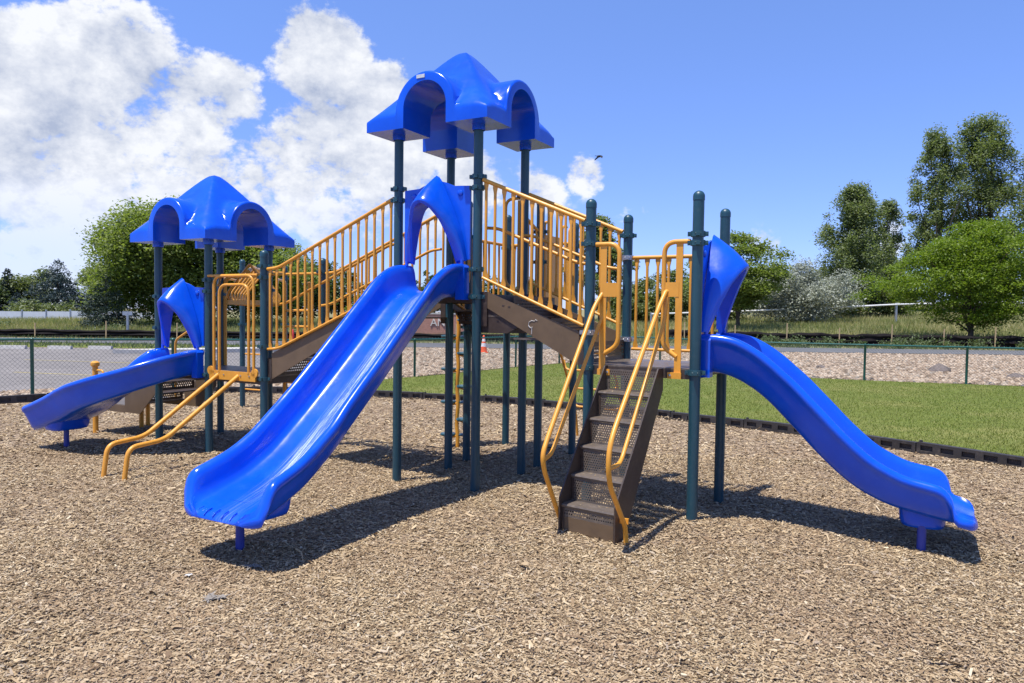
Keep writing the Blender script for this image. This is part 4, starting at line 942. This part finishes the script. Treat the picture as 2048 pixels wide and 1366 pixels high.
def tree(name, label, x, y, h, rx, crown_lo, nclump, nleaf, leaf, mat, bark='bark', cat='tree', group=None, shape='round', csize=.28, trunk_r=None, ry=None, flat=1., gap=.0, lean=0):
    z0 = float(hz(x, y)) if y > 38.2 else 0.
    r = empty(name, (x, y, z0), label=label, cat=cat, group=group); ry = ry or rx
    cl = []; ph = rng.random(6)*6.283
    for i in range(nclump):
        for _ in range(60):
            p = rng.uniform(-1, 1, 3); rad = np.linalg.norm(p)
            zf = (p[2]+1)/2
            if shape == 'column':
                if np.hypot(p[0], p[1]) > 1: continue
            elif rad > 1 or rad < .35: continue
            if shape == 'round': w = 1
            elif shape == 'cone': w = (1-zf)*1.05+.06; p[:2] = p[:2]/max(.3, math.sqrt(max(.01, 1-p[2]**2)))*.9; 
            elif shape == 'column': w = (.62+.38*math.sin(math.pi*min(1, zf*.9+.12)))*(1 if zf < .6 else 1-.62*((zf-.6)/.4)**2.2)
            elif shape == 'umbrella': w = .75+.5*math.sin(math.pi*min(1, zf+.15))
            if shape == 'cone' and np.hypot(p[0], p[1]) > 1: continue
            an = math.atan2(p[1], p[0]); w *= 1+.17*math.sin(2*an+ph[0]+3*zf)+.14*math.sin(3*an+ph[1]-5*zf)+.16*math.sin(9*zf+ph[2])*math.sin(an+ph[3])
            if shape == 'column': w *= rng.uniform(.55, 1.25)
            if shape != 'cone' and rng.random() < .38*max(0, math.sin(3*an+ph[4]+7*zf)): continue
            cl.append((p[0]*rx*w, p[1]*ry*w, crown_lo+(h-crown_lo)*zf*(1-.0*w))); break
    cl = np.array(cl); k = len(cl); cs = csize*rx*(.6+.8*rng.random(k))
    per = np.maximum(1, (nleaf*cs**2/np.sum(cs**2)).astype(int)); pts = []
    for c, s, m_ in zip(cl, cs, per):
        q = rng.normal(size=(m_, 3)); q /= np.linalg.norm(q, axis=1)[:, None]; q *= (rng.random(m_)**.62*(1+.35*rng.random(m_)**4))[:, None]*s*1.2; q[:, 2] *= .62*flat; q[:, 2] -= .12*s*(np.hypot(q[:, 0], q[:, 1])/s)**2
        pts.append(c+q)
    Cn = np.concatenate(pts)
    V, Fq = leaf_quads(Cn, leaf, .75); me = np_mesh('crown', V, Fq, mat); link('crown', me, r)
    tips = [cl[i] for i in rng.choice(k, min(k, 16), replace=False)]
    mb = MB(); tree_limbs(mb, (0, 0, -.3), (h*.80 if shape != 'round' else h*.7), trunk_r or h*.022, tips); mb.build('trunk', M[bark], r)
    return r
def conifer(name, label, x, y, h, rx, nleaf, leaf, mat, group=None):
    z0 = float(hz(x, y)) if y > 38.2 else 0.
    r = empty(name, (x, y, z0), label=label, cat='tree', group=group); pts = []; nb = 120
    for i in range(nb):
        zf = (i/nb)**.9; L = rx*(1-zf)**.8*(.75+.4*rng.random())+.1; a = rng.random()*6.283; m_ = max(8, int(nleaf*L*L/(nb*rx*rx*.42)))
        t = rng.random(m_)**.55; sp = .10+.20*L*t
        ang = a+rng.normal(size=m_)*.20; rad = L*t
        pts.append(np.stack([rad*np.cos(ang), rad*np.sin(ang), h*.04+h*.96*zf - .16*rad+.10*rad**2/rx + rng.normal(size=m_)*.05*rx*.6], 1))
    Cn = np.concatenate(pts); V, Fq = leaf_quads(Cn, leaf, .1, .35); link('crown', np_mesh('crown', V, Fq, mat), r)
    MB().lathe([(h*.022, -.3), (h*.012, h*.5), (.02, h*.97)], n=8).build('trunk', M['bark'], r)
    return r
tree('maple_tree', 'big leafy green tree behind the left roof, largest at left', -24.4, 52, 8.5, 4.9, .8, 290, 80000, .23, M['leaf_oak'], csize=.25)
tree('maple_tree', 'leafy green tree showing between the left roof and its loop ladder', -19.6, 54, 6.9, 3.9, .8, 200, 42000, .23, M['leaf_oak'], csize=.25)
conifer('spruce_tree', 'dark spruce standing low in front of the big leafy tree', -26.6, 48.0, 3.6, 2.0, 9000, .17, M['needle'])
conifer('spruce_tree', 'broad dark spruce in the middle of the far left trees', -49.6, 80, 6.2, 4.3, 15000, .30, M['needle_blue'])
conifer('spruce_tree', 'narrow dark spruce near the far left edge', -56.5, 82, 5.3, 2.2, 8000, .3, M['needle'])
conifer('spruce_tree', 'small blue spruce at the foot of the broad spruce', -52.0, 77, 2.6, 1.6, 5000, .25, M['needle_blue'])
conifer('spruce_tree', 'small dark spruce beside the big leafy tree at far left', -42.6, 78, 3.0, 1.6, 5000, .25, M['needle_blue'])
tree('ash_tree', 'round dark tree at the far left edge of the photo', -58.8, 80, 4.3, 3.2, .3, 60, 11000, .32, M['leaf_dark'])
tree('ash_tree', 'pale green tree left of the broad spruce', -54.6, 84, 5.3, 3.0, .3, 60, 11000, .3, M['leaf_shrub'])
tree('ash_tree', 'yellowish tree right of the broad spruce', -47.6, 86, 6.2, 2.8, .6, 60, 11000, .3, M['leaf_cotton'])
tree('shrub', 'low yellow-green shrub behind the pale fence', -45.0, 70, 1.7, 2.6, .1, 24, 3500, .25, M['leaf_shrub'], cat='shrub', trunk_r=.05)
tree('elm_tree', 'tall dark tree behind the left stair railing, left one', -21.6, 74, 7.6, 3.6, .4, 60, 13000, .32, M['leaf_dark'])
tree('elm_tree', 'dark tree just right of the capped post at the back of the long stair', -18.0, 76, 6.0, 2.7, .3, 40, 8000, .32, M['leaf_dark'])
for i, (x, y, h, rx, lab) in enumerate(((-14.6, 88, 5.2, 2.4, 'low dark far tree above the middle of the long stair'), (-11.2, 90, 6.3, 2.5, 'dark far tree behind the upper end of the long stair'), (-7.6, 92, 5.4, 2.6, 'dark far tree between the tall slide and the high posts'), (-3.2, 92, 4.6, 3.0, 'dark far tree under the high deck'), (2.0, 92, 4.8, 3.2, 'dark far tree behind the middle deck posts'))):
    tree('far_tree', lab, x, y, h, rx, .2, 34, 6500, .34, M['leaf_dark'], group='dark trees far beyond the road')
tree('shrub', 'bright yellow-green shrub seen through the long stair railing', -14.8, 72, 2.6, 1.5, .2, 20, 3000, .24, M['leaf_bright'], cat='shrub', trunk_r=.05)
tree('elm_tree', 'grey-green tree right of the short stair railing', 8.4, 70, 9.6, 2.6, .6, 60, 14000, .32, M['leaf_cotton'], shape='column')
for (x, y, h, rx, lab) in ((12.6, 68, 4.2, 2.6, 'pale shrubby growth on the hill left of the steep stair gate'), (15.8, 72, 4.8, 2.5, 'pale shrubby growth on the hill seen through the steep stair railing'), (10.4, 66, 3.0, 2.2, 'low pale shrub at the left end of the pipe fence'), (20.2, 70, 3.2, 2.6, 'low pale shrub left of the silver tree'), (30.2, 70, 3.0, 2.4, 'low pale shrub between the silver tree and the column tree'), (38.0, 73, 2.6, 2.4, 'low pale shrub right of the column tree')):
    tree('hill_shrub', lab, x, y, h, rx, .1, 36, 6500, .28, M['leaf_shrub'], cat='shrub', trunk_r=.06, group='shrubs on the hill')
tree('oak_tree', 'green tree partly behind the right slide hood', 16.7, 54, 7.2, 2.7, 1.5, 90, 22000, .22, M['leaf_oak'], shape='umbrella', csize=.27, flat=.7)
tree('russian_olive', 'silver-grey leafy tree behind the pipe fence', 24.1, 61.5, 4.9, 3.9, .1, 110, 36000, .19, M['leaf_silver'], 'bark_grey', csize=.26)
CW = dict(bark='bark_grey', shape='column', flat=1.75)
tree('cottonwood_tree', 'dark column-shaped tree right of the silver tree', 34.8, 75, 12.8, 3.6, .4, 280, 56000, .23, M['leaf_cotton'], csize=.19, **CW)
tree('cottonwood_tree', 'thin sparse tree between the column tree and the tall cottonwoods', 41.6, 82, 12.0, 2.4, 1.0, 80, 14000, .25, M['leaf_cotton'], csize=.22, **CW)
tree('cottonwood_tree', 'tall forked cottonwood, left one of the tallest group at right', 48.4, 85, 20.6, 3.1, 5.0, 130, 26000, .27, M['leaf_cotton'], csize=.22, trunk_r=.35, **CW)
tree('cottonwood_tree', 'tallest cottonwood rising behind the bright green tree', 54.6, 86, 22.2, 4.9, 2.0, 320, 62000, .27, M['leaf_cotton'], csize=.18, trunk_r=.4, **CW)
tree('cottonwood_tree', 'tall cottonwood cut off by the right edge', 61.6, 84, 21.0, 4.6, 2.0, 240, 52000, .27, M['leaf_cotton'], csize=.18, trunk_r=.4, **CW)
for (x, y, h, rx, lab) in ((38.5, 90, 5.5, 3.4, 'low green undergrowth right of the column tree'), (47, 92, 6, 4.4, 'low green undergrowth behind the bright green tree'), (58, 92, 6, 5, 'low green undergrowth at the right edge'), (29.5, 88, 4.6, 3.6, 'low green undergrowth behind the silver tree'), (22, 90, 4.8, 3.6, 'low green undergrowth behind the green tree by the slide hood')):
    tree('undergrowth', lab, x, y, h, rx, .2, 44, 9000, .34, M['leaf_shrub'], cat='shrub', trunk_r=.08)
tree('locust_tree', 'bright green spreading tree standing alone by the silt fence at right', 27.3, 43.6, 7.3, 3.7, 1.15, 230, 72000, .14, M['leaf_bright'], shape='umbrella', csize=.22, flat=.55, trunk_r=.17)

def blades(name, pts, h, w, mat, parent=None, lean=.5):
    n = len(pts); a = rng.random(n)*6.283; d = np.stack([np.cos(a), np.sin(a), np.zeros(n)], 1); hh = h*(.5+rng.random(n)); le = rng.normal(size=(n, 2))*lean*hh[:, None]
    V = np.stack([pts-d*w/2, pts+d*w/2, pts+np.stack([le[:, 0], le[:, 1], hh], 1)], 1).reshape(-1, 3)
    return link(name, np_mesh(name, V, np.arange(3*n).reshape(n, 3), mat), parent)
def poly_mask(px, py, poly):
    ins = np.zeros(len(px), bool); q = np.array(poly); j = len(q)-1
    for i in range(len(q)):
        xi, yi = q[i]; xj, yj = q[j]
        c = ((yi > py) != (yj > py)) & (px < (xj-xi)*(py-yi)/(yj-yi+1e-12)+xi); ins ^= c; j = i
    return ins
# lawn: more, finer blades near the edging
n = 330000; Yb = 8+17*rng.random(n)**1.5; Xb = rng.uniform(-5, 19, n); ok = poly_mask(Xb, Yb, LAWN) & (np.abs(Xb) < .75*Yb+.6) & ~inside(Xb, Yb-.10)
Pb = np.stack([Xb[ok], Yb[ok], np.full(ok.sum(), .018)], 1)
tag(blades('lawn_grass', Pb, .028, .011, M['blade'], lean=.5), 'short mown green grass of the lawn', 'grass', kind='stuff')
# tall dry grass on the hill
n = 200000; Xb = rng.uniform(-70, 75, n); Yb = 41.5+34*rng.random(n)**1.4; ok = np.abs(Xb) < .78*Yb; Xb, Yb = Xb[ok], Yb[ok]
tag(blades('tall_grass', np.stack([Xb, Yb, hz(Xb, Yb)-.02], 1), .34, .05, M['tallgrass'], lean=.35), 'tall dry grass covering the hill beyond the road', 'grass', kind='stuff')
n = 26000; Xb = rng.uniform(-46, 46, n); Yb = np.where(rng.random(n) < .5, rng.uniform(38.3, 42, n), rng.uniform(29.7, 33.2, n)); ok = (Yb > 34) | (Xb < -5.4); Xb, Yb = Xb[ok], Yb[ok]
tag(blades('verge_grass', np.stack([Xb, Yb, np.where(Yb > 34, hz(Xb, Yb), .016)], 1), .14, .035, M['weed'], lean=.5), 'ragged grass along the road verge', 'grass', kind='stuff')
# weed clumps by the silt fences
pt = []
for i in range(110):
    if rng.random() < .7: cx, cy = rng.uniform(10, 36), rng.uniform(38.6, 41.2)
    else: cx, cy = rng.uniform(-36, -2), rng.uniform(40.5, 50)
    m_ = 130; s = rng.uniform(.18, .5); q = rng.normal(size=(m_, 3))*np.array([s*.6, s*.6, 0]); q[:, 2] = rng.random(m_)**1.2*s*1.5
    pt.append(q+np.array([cx, cy, float(hz(cx, cy))]))
V, Fq = leaf_quads(np.concatenate(pt), .13, .1, .4); tag(link('weeds', np_mesh('weeds', V, Fq, M['weed'])), 'leafy weeds growing along the silt fences', 'weeds', kind='stuff')

# ---- wood chips
def chips(n, y0, y1, Lm, wm, pw):
    t = rng.random(n); Yc = (y0**pw+(y1**pw-y0**pw)*t)**(1/pw); Xc = (rng.random(n)*2-1)*(.74*Yc+.5)
    ok = inside(Xc, Yc+.08); Xc, Yc = Xc[ok], Yc[ok]; n = len(Xc)
    L = Lm*np.exp(rng.normal(size=n)*.45); w = wm*np.exp(rng.normal(size=n)*.4); yaw = rng.random(n)*6.283
    pit = rng.normal(size=n)*.16; rol = rng.normal(size=n)*.30; bow = rng.normal(size=n)*.06*L
    d = np.stack([np.cos(yaw)*np.cos(pit), np.sin(yaw)*np.cos(pit), np.sin(pit)], 1); s = np.stack([-np.sin(yaw)*np.cos(rol), np.cos(yaw)*np.cos(rol), np.sin(rol)], 1); up = np.cross(d, s)
    P = np.stack([Xc, Yc, gz(Xc, Yc)+.002+rng.random(n)**2*.012+np.abs(np.sin(pit))*L*.4+np.abs(np.sin(rol))*w*.4], 1)
    d = d*(L/2)[:, None]; s = s*(w/2)[:, None]; b = up*bow[:, None]; j = lambda k=.35: (1-k*rng.random(n))[:, None]
    V = np.stack([P-d*j(.25)-s*j(), P-d*j(.25)+s*j(), P+b-s*j(.2), P+b+s*j(.2), P+d*j(.25)-s*j(.7), P+d*j(.25)+s*j(.7)], 1).reshape(-1, 3)
    o = np.arange(n)[:, None]*6; Fq = np.concatenate([o+np.array([[0, 2, 3, 1]]), o+np.array([[2, 4, 5, 3]])], 1).reshape(-1, 4)
    return V, Fq
def spill(n):                            # a few chips kicked over the edging on to the grass
    Xc = rng.uniform(-3, 8, n); Yc = np.interp(Xc, bx_, by_)+.05+rng.exponential(.16, n); V, F_ = chips(4*n, 2.7, 14, .026, .009, 2); m = min(n, len(F_)//2)
    V = V[:m*6].reshape(m, 6, 3); c = V.mean(1, keepdims=True); V = V-c; V = V+np.stack([Xc[:m], Yc[:m], np.full(m, .045)], 1)[:, None]; return V.reshape(-1, 3), F_[:m*2] if False else (np.arange(m)[:, None, None]*6+np.array([[0, 2, 3, 1], [2, 4, 5, 3]])[None]).reshape(-1, 4)
parts = [spill(1500), chips(205000, 2.7, 5.2, .021, .0070, 2), chips(170000, 5.0, 8.5, .024, .0082, 1.7), chips(95000, 8.2, 14.6, .038, .0135, 1.5), chips(5000, 2.7, 9, .050, .013, 2)]
Vs = []; Fs = []; o = 0
for V, Fq in parts: Vs.append(V); Fs.append(Fq+o); o += len(V)
tag(link('wood_chips', np_mesh('wood_chips', np.concatenate(Vs), np.concatenate(Fs), M['chip'])), 'loose tan wood chips covering the playground floor', 'wood chips', kind='stuff')

# ---- stones in the gravel beds
def stones(Xc, Yc, Zc, s):
    n = len(Xc); b = np.array([(1, 0, 0), (-1, 0, 0), (0, 1, 0), (0, -1, 0), (0, 0, 1), (.6, .6, .45), (-.6, .6, .45), (-.6, -.6, .45), (.6, -.6, .45)])
    q = b[None]*(1+.45*rng.normal(size=(n, 9, 1))*.5)*np.array([1.2, 1, .7]); a = rng.random(n)*6.283; c, s_ = np.cos(a)[:, None], np.sin(a)[:, None]
    x = q[..., 0]*c-q[..., 1]*s_; y = q[..., 0]*s_+q[..., 1]*c; sz = (s*(.5+rng.random(n)))[:, None]
    V = np.stack([Xc[:, None]+x*sz, Yc[:, None]+y*sz, Zc+q[..., 2]*sz], -1).reshape(-1, 3)
    f = np.array([(0, 5, 4), (5, 2, 4), (2, 6, 4), (6, 1, 4), (1, 7, 4), (7, 3, 4), (3, 8, 4), (8, 0, 4), (0, 2, 5), (2, 1, 6), (1, 3, 7), (3, 0, 8)])
    return V, (np.arange(n)[:, None, None]*9+f[None]).reshape(-1, 3)
PARK = [(-60, 29.3), (-60, -20), (-24, -2), (-13.5, 9.3), (-9.75, 13.92), (-8.94, 14.95), (-8.04, 16.25), (-7.12, 17.24), (-6.5, 18.15), (-5.5, 19.6), (-5.4, 22), (-5.6, 29.3)]
n = 26000; Xc = rng.uniform(-13, -2, n); Yc = rng.uniform(8, 21, n); ok = ~inside(Xc, Yc-.06) & ~poly_mask(Xc, Yc, PARK) & ~poly_mask(Xc, Yc, LAWN); a = stones(Xc[ok], Yc[ok], .012, .042)
n = 30000; Xc = rng.uniform(-5, 26, n); Yc = rng.uniform(16, 33, n); ok = ~poly_mask(Xc, Yc, LAWN) & ~poly_mask(Xc, Yc, PARK) & (np.abs(Xc) < .75*Yc) & ~inside(Xc, Yc); b = stones(Xc[ok], Yc[ok], .012, .048)
tag(link('river_stones', np_mesh('river_stones', np.concatenate([a[0], b[0]]), np.concatenate([a[1], b[1]+len(a[0])]), M['stone'])), 'pale pinkish stones filling the beds outside the edging', 'stones', kind='stuff')
for lab, x, y, s in (('large dark rock lying in the gravel at right', 13.1, 22.4, .24), ('flat brown rock in the gravel near the right edge', 14.2, 20.6, .2), ('small dark rock in the gravel right of the second fence post', 9.9, 23.4, .13)):
    V, Fq = stones(np.array([0.]), np.array([0.]), .0, s); me = np_mesh('rock', V, Fq, M['rock']); o = link('rock', me, None, (x, y, .02)); tag(o, lab, 'rock')

# ---- small litter on the chips
def onground(x, y):
    d = pix_dir(x, y); t = -H_CAM/d.z; return d.x*t, d.y*t
for lab, px, py, mat, s in (('scrap of pale grey fluff left of the tall slide shadow, nearest the camera', 432, 1193, 'feather_fluff', .05), ('scrap of grey fluff just in front of the tall slide leg', 505, 1127, 'feather_fluff', .045), ('tiny white scrap on the chips left of the tall slide leg', 378, 1142, 'white_paint', .018)):
    x, y = onground(px, py); mb = MB()
    for i in range(14):
        a = random.random()*6.28; d = Vector((math.cos(a), math.sin(a), random.uniform(-.1, .3)))*s*random.uniform(.5, 1.3); c = Vector((random.uniform(-1, 1)*s*1.1, random.uniform(-.6, .6)*s, .01))
        nn = Vector((-d.y, d.x, 0)).normalized()*s*.22; mb.add([c-d-nn*.3, c-nn, c+d, c+nn], [(0, 1, 2, 3)])
    o = mb.build('scrap', M[mat], None, False); o.location = (x, y, float(gz(np.array(x), np.array(y)))+.014); tag(o, lab, 'scrap')
for lab, (p, q), mat in (('thin pale stick lying on the chips below the right slide', ((1686, 1133), (1745, 1145)), 'wood_stake'), ('thin brown twig on the chips in the tall slide shadow', ((592, 1096), (606, 1117)), 'wood_stake')):
    a = onground(*p); b = onground(*q); zz = lambda c: float(gz(np.array(c[0]), np.array(c[1])))+.02
    A_, B_ = Vector((*a, zz(a))), Vector((*b, zz(b))); mid = A_.lerp(B_, .5)+Vector((.01, .012, .012))
    o = MB().tube([A_, mid, B_], .006, 6, radii=[.007, .006, .003]).build('stick', M[mat]); tag(o, lab, 'stick')
